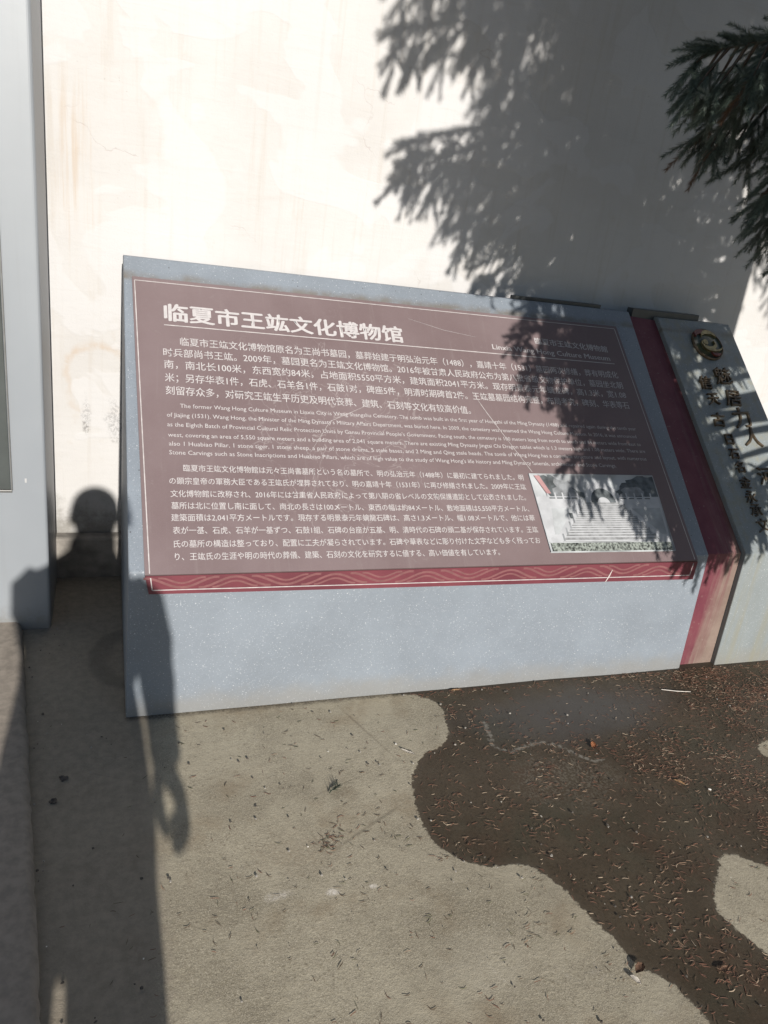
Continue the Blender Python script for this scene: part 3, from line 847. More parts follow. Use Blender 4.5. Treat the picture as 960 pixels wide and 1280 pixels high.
def crescent(bm, cx, ct, rx, rt_, a0, a1, w, h, n=18):
    top = []; bot = []
    for q in range(n + 1):
        f_ = q / n
        a = rad(a0 + (a1 - a0) * f_)
        ww = w * math.sin(math.pi * min(max(f_, 0.02), 0.98))
        for lst, s_ in ((top, 1), (bot, -1)):
            lst.append((cx + (rx + s_ * ww) * math.cos(a), ct + (rt_ + s_ * ww) * math.sin(a)))
    ring = top + bot[::-1]
    vt = [bm.verts.new(S(x_, t_, h)) for x_, t_ in ring]
    vb = [bm.verts.new(S(x_, t_, 0.004)) for x_, t_ in ring]
    bm.faces.new(vt)
    for i in range(len(ring)):
        bm.faces.new((vt[i], vb[i], vb[(i + 1) % len(ring)], vt[(i + 1) % len(ring)]))
bm = bmesh.new()
crescent(bm, EC[0] - 0.006, EC[1] - 0.004, 0.036, 0.026, 150, 395, 0.0085, 0.022)
crescent(bm, EC[0] + 0.010, EC[1] - 0.016, 0.052, 0.026, 170, 350, 0.0060, 0.024)
crescent(bm, EC[0] + 0.010, EC[1] + 0.028, 0.040, 0.030, 10, 175, 0.010, 0.020)
crescent(bm, EC[0] - 0.018, EC[1] + 0.000, 0.006, 0.005, 0, 350, 0.012, 0.023)
from_bm('emblem_relief', bm, [gold], endb)
bm = bmesh.new()
crescent(bm, EC[0] - 0.012, EC[1] + 0.036, 0.046, 0.026, 70, 190, 0.012, 0.0195)
from_bm('emblem_relief', bm, [red_e], endb)
bm = bmesh.new()
crescent(bm, EC[0] + 0.022, EC[1] - 0.044, 0.026, 0.016, 190, 330, 0.007, 0.0195)
from_bm('emblem_relief', bm, [red_e], endb)

def raised_sign(ch, cx, ct, size, rot, mats):
    c = bpy.data.curves.new('sign_curve', 'FONT')
    c.body = ch; c.size = 1.0; c.resolution_u = 3; c.offset = 0.0; c.extrude = 0.07
    o = bpy.data.objects.new('sign_curve', c); COL.objects.link(o)
    me = bpy.data.meshes.new_from_object(o.evaluated_get(bpy.context.evaluated_depsgraph_get()))
    bpy.data.objects.remove(o); bpy.data.curves.remove(c)
    n = len(me.vertices)
    co = np.empty(n * 3, dtype=np.float32); me.vertices.foreach_get('co', co); co = co.reshape(-1, 3)
    mx, my = (co[:, 0].min() + co[:, 0].max()) / 2, (co[:, 1].min() + co[:, 1].max()) / 2
    a, b = (co[:, 0] - mx) * size, (co[:, 1] - my) * size
    shear = 0.12
    u = a * math.cos(rot) - b * math.sin(rot) + b * shear
    v = a * math.sin(rot) + b * math.cos(rot)
    h = 0.001 + (co[:, 2] + 0.07) * 0.085
    Pn = np.array(F)[None] + np.array(T)[None] * (ct + v)[:, None] + np.array(NRM)[None] * h[:, None]
    Pn[:, 0] += cx + u
    me.vertices.foreach_set('co', Pn.astype(np.float32).ravel())
    me.update()
    return link('raised_character', me, mats, endb)
for ch, cx, ct, sz, ro in (('魅', 2.497, 0.832, 0.105, 0.05), ('居', 2.507, 0.718, 0.10, -0.03), ('力', 2.512, 0.622, 0.12, 0.1), ('人', 2.530, 0.528, 0.115, -0.05),
                           ('河', 2.520, 0.345, 0.10, 0.04),
                           ('信', 2.386, 0.790, 0.080, 0.0), ('天', 2.397, 0.708, 0.075, 0.06), ('古', 2.382, 0.606, 0.082, -0.04), ('日', 2.400, 0.512, 0.066, 0.03),
                           ('石', 2.396, 0.444, 0.062, 0.0), ('名', 2.400, 0.384, 0.064, 0.05), ('金', 2.398, 0.314, 0.066, -0.05), ('永', 2.398, 0.250, 0.070, 0.08), ('承', 2.400, 0.190, 0.070, 0.0), ('文', 2.405, 0.126, 0.072, 0.1)):
    raised_sign(ch, cx, ct, sz * 0.88, ro, [bronze])


# ------------------------------------------------------------------ spruce
SD = -light_dir                                     # towards the sun
TAN = math.tan(SUN_EL)
# side planes of the view: loose crown boughs that would enter it are left out
PR = (c_right * (951.26 / 1280) - fwd * (480 / 1280)).normalized()     # right side
PU = (c_up * (951.26 / 1280) - fwd * (640 / 1280)).normalized()        # top side
def clear(p, mg=0.05):
    q = p - CAM
    return q.dot(PR) > mg or q.dot(PU) > mg or q.dot(fwd) < 0

bark = NT('spruce_bark')
_f = bark.noise(30, 6, 0.7, vec=bark.scaled((1, 1, 0.35)))
bark.bump(_f, 0.8, 0.01)
M['bark'] = bark.out(bark.mix(bark.ramp(_f, 0.35, 0.65), (0.055, 0.042, 0.034), (0.13, 0.105, 0.085)), 0.9, 0, 0.2)
def mat_needle(name, a, b):
    t = NT(name)
    c = t.mix(t.ramp(t.noise(9, 4, 0.6), 0.35, 0.65), a, b)
    c = t.mix(t.ramp(t.noise(120, 2, 0.6), 0.55, 0.75, 0, 0.5), c, tuple(q * 1.7 for q in b))
    return t.out(c, 0.5, 0, 0.4)
M['needle'] = mat_needle('spruce_needles', (0.052, 0.074, 0.058), (0.105, 0.135, 0.112))
M['needle_old'] = mat_needle('brown_spruce_needles', (0.10, 0.055, 0.03), (0.15, 0.085, 0.05))

def twig_template(n, L, nl, w, seed):
    rng = np.random.default_rng(seed)
    s = np.sort(rng.uniform(0.02, 1.0, n)) * L
    ang = rng.uniform(0, 2 * np.pi, n)
    lean = rng.uniform(0.45, 0.95, n)
    ln = nl * rng.uniform(0.75, 1.15, n) * (1 - 0.35 * (s / L) ** 3)
    d = np.stack([np.cos(lean), np.sin(lean) * np.cos(ang), np.sin(lean) * np.sin(ang)], 1)
    side = np.cross(d, np.stack([np.zeros(n), -np.sin(ang), np.cos(ang)], 1) + rng.normal(0, 0.4, (n, 3)))
    side /= np.linalg.norm(side, axis=1)[:, None]
    p0 = np.stack([s, np.zeros(n), np.zeros(n)], 1)
    curve = np.stack([np.full(n, 0.12), np.zeros(n), np.zeros(n)], 1) * ln[:, None]
    a = p0 - side * w * 0.5; b = p0 + side * w * 0.5
    tip = p0 + d * ln[:, None] + curve
    return np.stack([a, b, tip], 1).reshape(-1, 3)

TW_FINE = [twig_template(290, 1.0, 0.20, 0.0105, k) for k in range(4)]      # unit length twigs
TW_COARSE = [twig_template(85, 1.0, 0.23, 0.048, 10 + k) for k in range(4)]

class Crown:
    def __init__(self): self.V = []; self.n = 0; self.bm = bmesh.new(); self.old = []
    def twig(self, p, d, L, fine, rng, old=False):
        d = d / np.linalg.norm(d)
        up = np.array([0, 0, 1.0]) if abs(d[2]) < 0.9 else np.array([1.0, 0, 0])
        s = np.cross(d, up); s /= np.linalg.norm(s); t_ = np.cross(s, d)
        a = rng.uniform(0, 6.28)
        s2 = s * math.cos(a) + t_ * math.sin(a); t2 = np.cross(d, s2)
        tpl = (TW_FINE if fine else TW_COARSE)[rng.integers(0, 4)]
        R_ = np.stack([d, s2, t2], 0) * L
        X = tpl @ R_
        # gentle hang
        f_ = tpl[:, 0:1]
        X = X + p[None] + np.array([0, 0, -1.0])[None] * (0.12 * L * f_ ** 2)
        self.V.append(X); self.old.append(np.full(len(X) // 3, 1 if old else 0))
    def bough(self, P0, P1, sag, seed, fine=False, full=1.0, spread=0.36, keep=None, bare=0.16):
        rng = np.random.default_rng(seed)
        P0 = np.array(P0, float); P1 = np.array(P1, float)
        Lb = np.linalg.norm(P1 - P0)
        mid = (P0 + P1) / 2 + np.array([0, 0, sag])
        ax = lambda t: (1 - t) ** 2 * P0 + 2 * t * (1 - t) * mid + t * t * P1
        dx = lambda t: 2 * (1 - t) * (mid - P0) + 2 * t * (P1 - mid)
        bm_tube(self.bm, [ax(t) for t in np.linspace(0, 0.97, 9)], [0.018 * Lb * (1 - t) + 0.0022 for t in np.linspace(0, 1, 9)], 6)
        step = 0.055 / full
        t = bare
        k = 0
        while t < 1.0:
            p = ax(t); d = dx(t); d /= np.linalg.norm(d)
            side = np.cross(d, [0, 0, 1.0]); side /= np.linalg.norm(side)
            sg = 1 if k % 2 else -1
            Ls = (spread * Lb * (1 - t) ** 0.8 * 0.75 + 0.10) * rng.uniform(0.45, 1.2)
            droop = rng.uniform(0.45, 1.7)
            sd = d * rng.uniform(0.5, 0.8) + side * sg * rng.uniform(0.55, 0.9) + np.array([0, 0, -droop])
            sd /= np.linalg.norm(sd)
            if keep is None or keep(Vector(p + sd * Ls)):
                q = p.copy(); dd = sd.copy(); ns = max(2, int(Ls / 0.048)); pts = [q.copy()]
                for i in range(ns):
                    dd = dd + np.array([0, 0, -0.07]) + rng.normal(0, 0.05, 3); dd /= np.linalg.norm(dd)
                    q = q + dd * (Ls / ns); pts.append(q.copy())
                    for sgn in ((1, -1, 1, -1) if fine else (1, -1)):
                        if rng.uniform() < (0.85 if fine else 0.66):
                            s3 = np.cross(dd, side * 0.2 + np.array([0, 0, 1.0])); s3 /= np.linalg.norm(s3)
                            td = dd * rng.uniform(0.4, 1.0) + s3 * sgn * rng.uniform(0.2, 0.9) + np.array([0, 0, rng.uniform(-0.9, 0.15)])
                            self.twig(q, td, rng.uniform(0.065, 0.125) * (1.0 if fine else 1.12), fine, rng, rng.uniform() < (0.05 if fine else 0.02))
                self.twig(pts[-1] - dd * 0.03, dd, rng.uniform(0.09, 0.13), fine, rng)
                bm_tube(self.bm, pts, [0.0042 * (1 - i / (len(pts))) + 0.0012 for i in range(len(pts))], 4, False)
            for _r in range(3 if fine else 1):
                self.twig(p, d * 0.7 + side * rng.uniform(-0.8, 0.8) + np.array([0, 0, rng.uniform(-0.2, 0.5)]), rng.uniform(0.07, 0.11), fine, rng)
            if rng.uniform() < 0.8:
                self.twig(p, d + rng.normal(0, 0.25, 3) + np.array([0, 0, 0.15]), 0.10, fine, rng)
            t += step / Lb * rng.uniform(0.75, 1.25); k += 1
        self.twig(P1 - dx(1.0) / np.linalg.norm(dx(1.0)) * 0.05, dx(1.0), 0.13, fine, rng)
        self.twig(P1 - dx(1.0) / np.linalg.norm(dx(1.0)) * 0.08, dx(1.0) + np.array([0.3, 0.2, 0.5]), 0.10, fine, rng)
    def build(self, parent):
        V = np.concatenate(self.V); n = len(V) // 3
        o = from_np('crown', V, np.arange(n * 3).reshape(-1, 3), [M['needle'], M['needle_old']], parent, matidx=np.concatenate(self.old))
        return o, from_bm('branches', self.bm, [M['bark']], parent, True)

TX, TY = 2.835, 1.02
tree = empty('spruce_tree', (TX, TY, 0), 'dark green spruce tree with drooping boughs reaching in at upper right', 'tree')
bm = bmesh.new()
bm_tube(bm, [(TX - 0.02, TY, -0.03), (TX, TY, 0.12), (TX, TY, 1.0), (TX - 0.01, TY + 0.01, 2.4), (TX, TY, 4.2), (TX, TY, 6.4)], [0.13, 0.098, 0.088, 0.075, 0.05, 0.012], 14)
from_bm('trunk', bm, [M['bark']], tree, True)
cr_ = Crown()
# the two boughs that reach into the picture, and the ends behind them
cr_.bough((TX - 0.05, TY + 0.1, 2.22), (1.52, 2.00, 2.02), 0.12, 1, True, 2.0, 0.34)
cr_.bough((TX - 0.03, TY + 0.1, 2.02), (1.98, 2.06, 1.70), 0.14, 2, True, 1.8, 0.34)
cr_.bough((TX + 0.0, TY + 0.1, 2.45), (1.86, 2.16, 2.10), 0.10, 3, True, 1.8, 0.30)
cr_.bough((TX - 0.02, TY + 0.1, 2.22), (1.74, 2.14, 1.92), 0.10, 4, True, 1.9, 0.34)
cr_.bough((TX - 0.02, TY + 0.1, 2.15), (1.90, 2.02, 1.80), 0.12, 5, True, 1.8, 0.34)
cr_.bough((TX - 0.02, TY + 0.1, 1.92), (2.03, 1.98, 1.60), 0.12, 6, True, 1.9, 0.34)
cr_.bough((TX + 0.0, TY + 0.1, 2.60), (2.06, 2.30, 2.30), 0.10, 7, True, 1.5, 0.32)
# boughs on the path side, seen only as shadow on wall and sign: (a, w) of the tip across the light, y of the tip
TIPS = [(1.03, 3.52, 0.55), (1.04, 3.38, 0.9), (1.12, 3.02, 0.75), (1.16, 2.98, 1.15), (1.36, 2.84, 0.6), (1.40, 2.78, 1.0), (1.54, 2.64, 1.05),
        (1.25, 3.66, 0.4), (1.12, 3.72, 0.8), (1.70, 2.55, 1.1), (1.64, 2.42, 0.8), (1.57, 2.26, 1.05), (1.58, 2.10, 0.85), (1.68, 1.97, 1.0), (1.82, 1.80, 1.15), (2.05, 1.50, 1.2),
        (2.15, 1.62, 0.9), (2.0, 1.95, 0.8), 
        (1.95, 2.05, 0.6), (2.35, 1.52, 1.35), (1.9, 2.45, 0.5),
        (1.42, 3.24, 0.3), (1.35, 3.48, 0.2), (1.50, 3.02, 0.35), (1.60, 3.25, 0.6), (1.70, 2.85, 0.2), (1.85, 3.05, 0.9), (1.55, 3.65, 0.7), (1.75, 3.5, 0.1), (1.40, 3.85, 0.0), (1.9, 2.68, 0.7), (1.75, 2.2, 0.7), (1.85, 1.98, 0.95), (2.1, 1.68, 0.9),
        (1.74, 1.84, 1.0), (1.86, 1.72, 1.1), (1.96, 1.62, 0.85), (1.80, 2.05, 0.5), (1.90, 2.15, 0.9), (1.75, 2.32, 0.9), (2.0, 1.82, 1.1), (1.95, 2.40, 1.0),
        (1.63, 1.70, 1.0), (1.86, 1.56, 1.0), (1.95, 1.47, 1.15), (2.02, 1.42, 1.0), (2.1, 1.44, 0.9), (1.92, 1.62, 0.8)]
rngb = np.random.default_rng(77)
for i, (a, w, y) in enumerate(TIPS):
    x = a - 0.0164 * y
    z = w - TAN * y
    rise = rngb.uniform(0.12, 0.34) + 0.10 * (TX - x)
    cr_.bough((TX - 0.04, TY, z + rise), (x, y, z), rngb.uniform(0.05, 0.16), 100 + i, False, 1.9, 0.30, bare=0.50 if w < 2.6 else 0.36)
# the rest of the crown, all round the trunk
def off_wall(tip, root_):
    # keep only loose boughs whose shadow stays inside the intended shadow outline
    for f_ in (0.6, 0.8, 1.0, 1.15):
        p = root_.lerp(tip, f_)
        w = p.z - 0.06 + TAN * p.y
        a = p.x + 0.0164 * p.y
        if w < 3.95 and a < (1.45 if w > 2.95 else 1.85): return False
    return True
rngb = np.random.default_rng(78)
nb = 0
while nb < 46:
    zt = rngb.uniform(2.5, 5.6)
    r = (6.6 - zt) * 0.42 * rngb.uniform(0.65, 1.0)
    az = rngb.uniform(0, 2 * math.pi)
    tip = Vector((TX + r * math.cos(az), TY + r * math.sin(az) * 0.9, zt - 0.28 * r))
    if tip.y > 2.75 or not off_wall(tip, Vector((TX, TY, zt))): continue
    if not (clear(tip, 0.22) and clear((tip * 2 + Vector((TX, TY, zt))) / 3, 0.22) and clear((tip + Vector((TX, TY, zt)) * 2) / 3, 0.22)): continue
    cr_.bough((TX, TY, zt), tip, 0.08, 300 + nb, False, 0.7, 0.32, bare=0.45)
    nb += 1
rngb = np.random.default_rng(79)
no = 0
while no < 20:                                       # unseen boughs added above the sign to block skylight
    zt = rngb.uniform(2.9, 4.9)
    az = rngb.uniform(rad(80), rad(215))
    r = rngb.uniform(1.1, 2.0)
    tip = Vector((TX + r * math.cos(az), TY + r * math.sin(az), zt - 0.22 * r))
    root_ = Vector((TX, TY, zt))
    if tip.y > 2.85 or not off_wall(tip, root_): continue
    if not all(clear(root_.lerp(tip, f_), 0.28) for f_ in (0.3, 0.6, 0.8, 1.0)): continue
    cr_.bough(root_, tip, 0.08, 700 + no, False, 1.5, 0.42)
    no += 1
cr_.build(tree)

# ------------------------------------------------------------------ the photographer, standing behind the camera
skin = plain('skin', (0.42, 0.26, 0.19), 0.5, var=0.05)
coat_m = plain('dark_coat', (0.035, 0.038, 0.048), 0.85, var=0.15, bump=0.2)
trouser_m = plain('dark_trousers', (0.028, 0.028, 0.032), 0.85, var=0.15)
hair_m = plain('black_hair', (0.015, 0.012, 0.010), 0.5)
shoe_m = plain('black_shoe', (0.02, 0.02, 0.02), 0.4)
PX, PY = -0.045, -0.36
person = empty('person', (PX, PY, 0), 'person in a long dark coat photographing the sign, one arm hanging, casting the shadow', 'person')

def skin_mesh(name, verts, edges, radii, mats, parent, sub=2, root=0):
    me = bpy.data.meshes.new(name)
    me.from_pydata([tuple(v) for v in verts], edges, [])
    o = bpy.data.objects.new(name, me); COL.objects.link(o)
    md = o.modifiers.new('skin', 'SKIN'); md.use_smooth_shade = True
    for i, r in enumerate(radii):
        sv = me.skin_vertices[0].data[i]
        sv.radius = r if isinstance(r, tuple) else (r, r)
        sv.use_root = (i == root)
    s_ = o.modifiers.new('sub', 'SUBSURF'); s_.levels = sub; s_.render_levels = sub
    dg = bpy.context.evaluated_depsgraph_get()
    nm = bpy.data.meshes.new_from_object(o.evaluated_get(dg))
    bpy.data.objects.remove(o); bpy.data.meshes.remove(me)
    nm.name = name
    nm.materials.clear()
    return link(name, nm, mats, parent)

def body():
    V = []; E = []; Rr = []
    def add(p, r, par=None):
        V.append(Vector(p)); Rr.append(r)
        if par is not None: E.append((par, len(V) - 1))
        return len(V) - 1
    x, y = PX, PY
    pel = add((x, y, 0.95), (0.125, 0.10))
    wa = add((x, y, 1.10), (0.115, 0.09), pel)
    ch = add((x, y - 0.01, 1.28), (0.135, 0.10), wa)
    up = add((x, y - 0.01, 1.41), (0.10, 0.075), ch)
    nk = add((x + 0.04, y + 0.0, 1.50), 0.060, up)
    h1 = add((x + 0.052, y + 0.02, 1.575), (0.078, 0.084), nk)
    h2 = add((x + 0.054, y + 0.01, 1.655), (0.086, 0.096), h1)
    h3 = add((x + 0.053, y + 0.0, 1.715), (0.072, 0.080), h2)
    # right arm (hangs)
    a = add((x + 0.165, y, 1.395), 0.055, up)
    a = add((x + 0.205, y - 0.02, 1.26), 0.047, a)
    a = add((x + 0.225, y - 0.03, 1.10), 0.041, a)
    a = add((x + 0.225, y + 0.02, 0.965), 0.034, a)
    wr = add((x + 0.222, y + 0.045, 0.895), 0.025, a)
    pm_ = add((x + 0.226, y + 0.05, 0.862), (0.020, 0.033), wr)
    # fingers curl round, thumb meets them from the other side
    for k, (dy, ln) in enumerate(((-0.030, 0.9), (-0.010, 1.0), (0.012, 0.95), (0.030, 0.75))):
        f = add((x + 0.247, y + 0.05 + dy, 0.842), 0.0150, pm_)
        f = add((x + 0.262, y + 0.052 + dy, 0.838 - 0.040 * ln), 0.0150, f)
        f = add((x + 0.258, y + 0.055 + dy, 0.838 - 0.074 * ln), 0.0145, f)
        f = add((x + 0.240, y + 0.057 + dy * 0.8, 0.838 - 0.092 * ln), 0.0140, f)
        f = add((x + 0.222, y + 0.060 + dy * 0.6, 0.838 - 0.096 * ln), 0.0130, f)
    f = add((x + 0.206, y + 0.066, 0.848), 0.0155, pm_)
    f = add((x + 0.200, y + 0.072, 0.800), 0.0150, f)
    f = add((x + 0.207, y + 0.072, 0.768), 0.0145, f)
    f = add((x + 0.222, y + 0.070, 0.750), 0.0130, f)
    # left arm raised to the phone
    a = add((x - 0.150, y, 1.38), 0.050, up)
    a = add((x - 0.165, y + 0.02, 1.28), 0.046, a)
    a = add((x - 0.145, y + 0.085, 1.165), 0.041, a)
    a = add((x - 0.10, y + 0.18, 1.25), 0.036, a)
    wr = add((x - 0.035, y + 0.265, 1.352), 0.025, a)
    pl_ = add((x + 0.0, y + 0.292, 1.392), (0.030, 0.021), wr)
    for k, (dz, ln) in enumerate(((0.042, 0.9), (0.020, 1.0), (-0.002, 0.95), (-0.022, 0.78))):
        f = add((x - 0.020, y + 0.310, 1.402 + dz), 0.0088, pl_)
        f = add((x - 0.014, y + 0.335, 1.404 + dz), 0.0083, f)
        f = add((x + 0.012, y + 0.345, 1.406 + dz), 0.0078, f)
        f = add((x + 0.034, y + 0.346, 1.407 + dz), 0.0068, f)
    f = add((x + 0.028, y + 0.295, 1.415), 0.0098, pl_)
    f = add((x + 0.045, y + 0.297, 1.44), 0.0090, f)
    f = add((x + 0.048, y + 0.298, 1.468), 0.0080, f)
    # legs
    for s_ in (1, -1):
        l = add((x + s_ * 0.085, y, 0.88), 0.088, pel)
        l = add((x - 0.02 + s_ * 0.10, y + 0.01, 0.66), 0.070, l)
        l = add((x - 0.022 + s_ * 0.105, y + 0.02, 0.48), 0.056, l)
        l = add((x - 0.022 + s_ * 0.107, y, 0.30), 0.052, l)
        l = add((x - 0.022 + s_ * 0.108, y - 0.02, 0.09), 0.036, l)
        l = add((x - 0.022 + s_ * 0.115, y + 0.06, 0.045), 0.034, l)
        l = add((x - 0.022 + s_ * 0.120, y + 0.14, 0.035), 0.030, l)
    return skin_mesh('body', V, E, Rr, [skin], person)
body()

def loft(name, rows, mats, n=28, parent=person, cap=True):
    """rows: (cx, cy, z, rx, ry)"""
    bm = bmesh.new(); rg = []
    for (cx, cy, z, rx, ry) in rows:
        rg.append([bm.verts.new((cx + rx * math.copysign(abs(math.cos(a)) ** 0.85, math.cos(a)), cy + ry * math.copysign(abs(math.sin(a)) ** 0.85, math.sin(a)), z)) for a in [2 * math.pi * k / n for k in range(n)]])
    for i in range(len(rg) - 1):
        for k in range(n):
            bm.faces.new((rg[i][k], rg[i][(k + 1) % n], rg[i + 1][(k + 1) % n], rg[i + 1][k]))
    if cap:
        bm.faces.new(rg[0]); bm.faces.new(rg[-1])
    return from_bm(name, bm, mats, parent, True)
x, y = PX, PY
coat = loft('coat', [(x - 0.015, y, 0.70, 0.192, 0.15), (x - 0.006, y, 0.80, 0.197, 0.145), (x - 0.004, y, 0.96, 0.186, 0.14), (x - 0.006, y, 1.10, 0.166, 0.132), (x, y, 1.26, 0.185, 0.14), (x, y, 1.36, 0.195, 0.13), (x + 0.005, y, 1.425, 0.165, 0.10), (x + 0.025, y, 1.462, 0.118, 0.085), (x + 0.04, y, 1.495, 0.090, 0.082), (x + 0.046, y, 1.545, 0.084, 0.080)], [coat_m])
def sleeve(pts, rr):
    bm = bmesh.new(); bm_tube(bm, pts, rr, 16); from_bm('sleeve', bm, [coat_m], coat, True)
sleeve([(x + 0.13, y, 1.405), (x + 0.172, y - 0.003, 1.375), (x + 0.205, y - 0.02, 1.26), (x + 0.226, y - 0.028, 1.10), (x + 0.236, y + 0.02, 0.97), (x + 0.234, y + 0.04, 0.895)], [0.07, 0.068, 0.060, 0.052, 0.046, 0.043])
sleeve([(x - 0.12, y, 1.405), (x - 0.155, y, 1.375), (x - 0.165, y + 0.02, 1.28), (x - 0.145, y + 0.085, 1.165), (x - 0.098, y + 0.18, 1.25), (x - 0.043, y + 0.255, 1.342)], [0.066, 0.066, 0.060, 0.055, 0.050, 0.044])
for s_ in (1, -1):
    lx = x - 0.022 + s_ * 0.106
    loft('trouser_leg', [(lx, y - 0.02, 0.06, 0.078, 0.09), (lx, y, 0.30, 0.082, 0.095), (lx, y + 0.015, 0.48, 0.087, 0.098), (lx, y + 0.01, 0.63, 0.096, 0.105), (lx - s_ * 0.002, y + 0.01, 0.74, 0.098, 0.11)], [trouser_m], 20)
    bm = bmesh.new()
    bm_tube(bm, [(x - 0.022 + s_ * 0.108, y - 0.085, 0.045), (x - 0.022 + s_ * 0.110, y - 0.05, 0.05), (x - 0.022 + s_ * 0.114, y + 0.05, 0.048), (x - 0.022 + s_ * 0.120, y + 0.14, 0.038), (x - 0.022 + s_ * 0.123, y + 0.185, 0.03)], [0.03, 0.046, 0.046, 0.042, 0.026], 14)
    from_bm('shoe', bm, [shoe_m], person, True)
bm = bmesh.new()
bmesh.ops.create_uvsphere(bm, u_segments=28, v_segments=18, radius=1.0)
rh = random.Random(4)
for v in bm.verts:
    c = v.co.copy()
    k = 1 + rh.uniform(-0.012, 0.012)
    v.co = Vector((x + 0.054 + c.x * 0.093 * k, y - 0.012 + c.y * 0.102 * k, 1.672 + c.z * 0.100 * k))
bmesh.ops.delete(bm, geom=[v for v in bm.verts if v.co.z < 1.60 or (v.co.y > y + 0.045 and v.co.z < 1.695)], context='VERTS')
from_bm('hair', bm, [hair_m], person, True)
for s_ in (1, -1):
    bm = bmesh.new(); bmesh.ops.create_uvsphere(bm, u_segments=12, v_segments=8, radius=0.0115)
    bmesh.ops.translate(bm, vec=(x + 0.054 + s_ * 0.032, y + 0.084, 1.652), verts=bm.verts[:])
    from_bm('eye', bm, [plain('eye_white', (0.6, 0.6, 0.58), 0.2)], person, True)
    bm = bmesh.new(); bmesh.ops.create_uvsphere(bm, u_segments=12, v_segments=8, radius=1)
    for v in bm.verts: v.co = Vector((x + 0.054 + s_ * (0.088 + v.co.x * 0.010), y - 0.005 + v.co.y * 0.019, 1.645 + v.co.z * 0.031))
    from_bm('ear', bm, [skin], person, True)
bm = bmesh.new()
bm_tube(bm, [(x + 0.052, y + 0.078, 1.665), (x + 0.052, y + 0.098, 1.635), (x + 0.052, y + 0.102, 1.622), (x + 0.052, y + 0.082, 1.615)], [0.006, 0.011, 0.013, 0.008], 10)
from_bm('nose', bm, [skin], person, True)
bm = bmesh.new()
bm_tube(bm, [(x + 0.030, y + 0.074, 1.589), (x + 0.052, y + 0.086, 1.590), (x + 0.074, y + 0.074, 1.589)], [0.003, 0.006, 0.003], 8)
from_bm('mouth', bm, [plain('lip', (0.35, 0.14, 0.12), 0.45)], person, True)

# the phone in the raised hand, just behind the lens
bm = bmesh.new()
bm_box(bm, (-0.058, -0.0045, -0.140), (0.018, 0.0045, 0.016), 0.004, 3)
Rm = Matrix((c_right, fwd, c_up)).transposed().to_4x4()
Rm.translation = CAM - fwd * 0.013
bmesh.ops.transform(bm, matrix=Rm, verts=bm.verts[:])
ph = from_bm('phone', bm, [plain('black_phone', (0.02, 0.02, 0.022), 0.2)])
tag(ph, 'black phone held up in front of the person in the dark coat', 'phone')

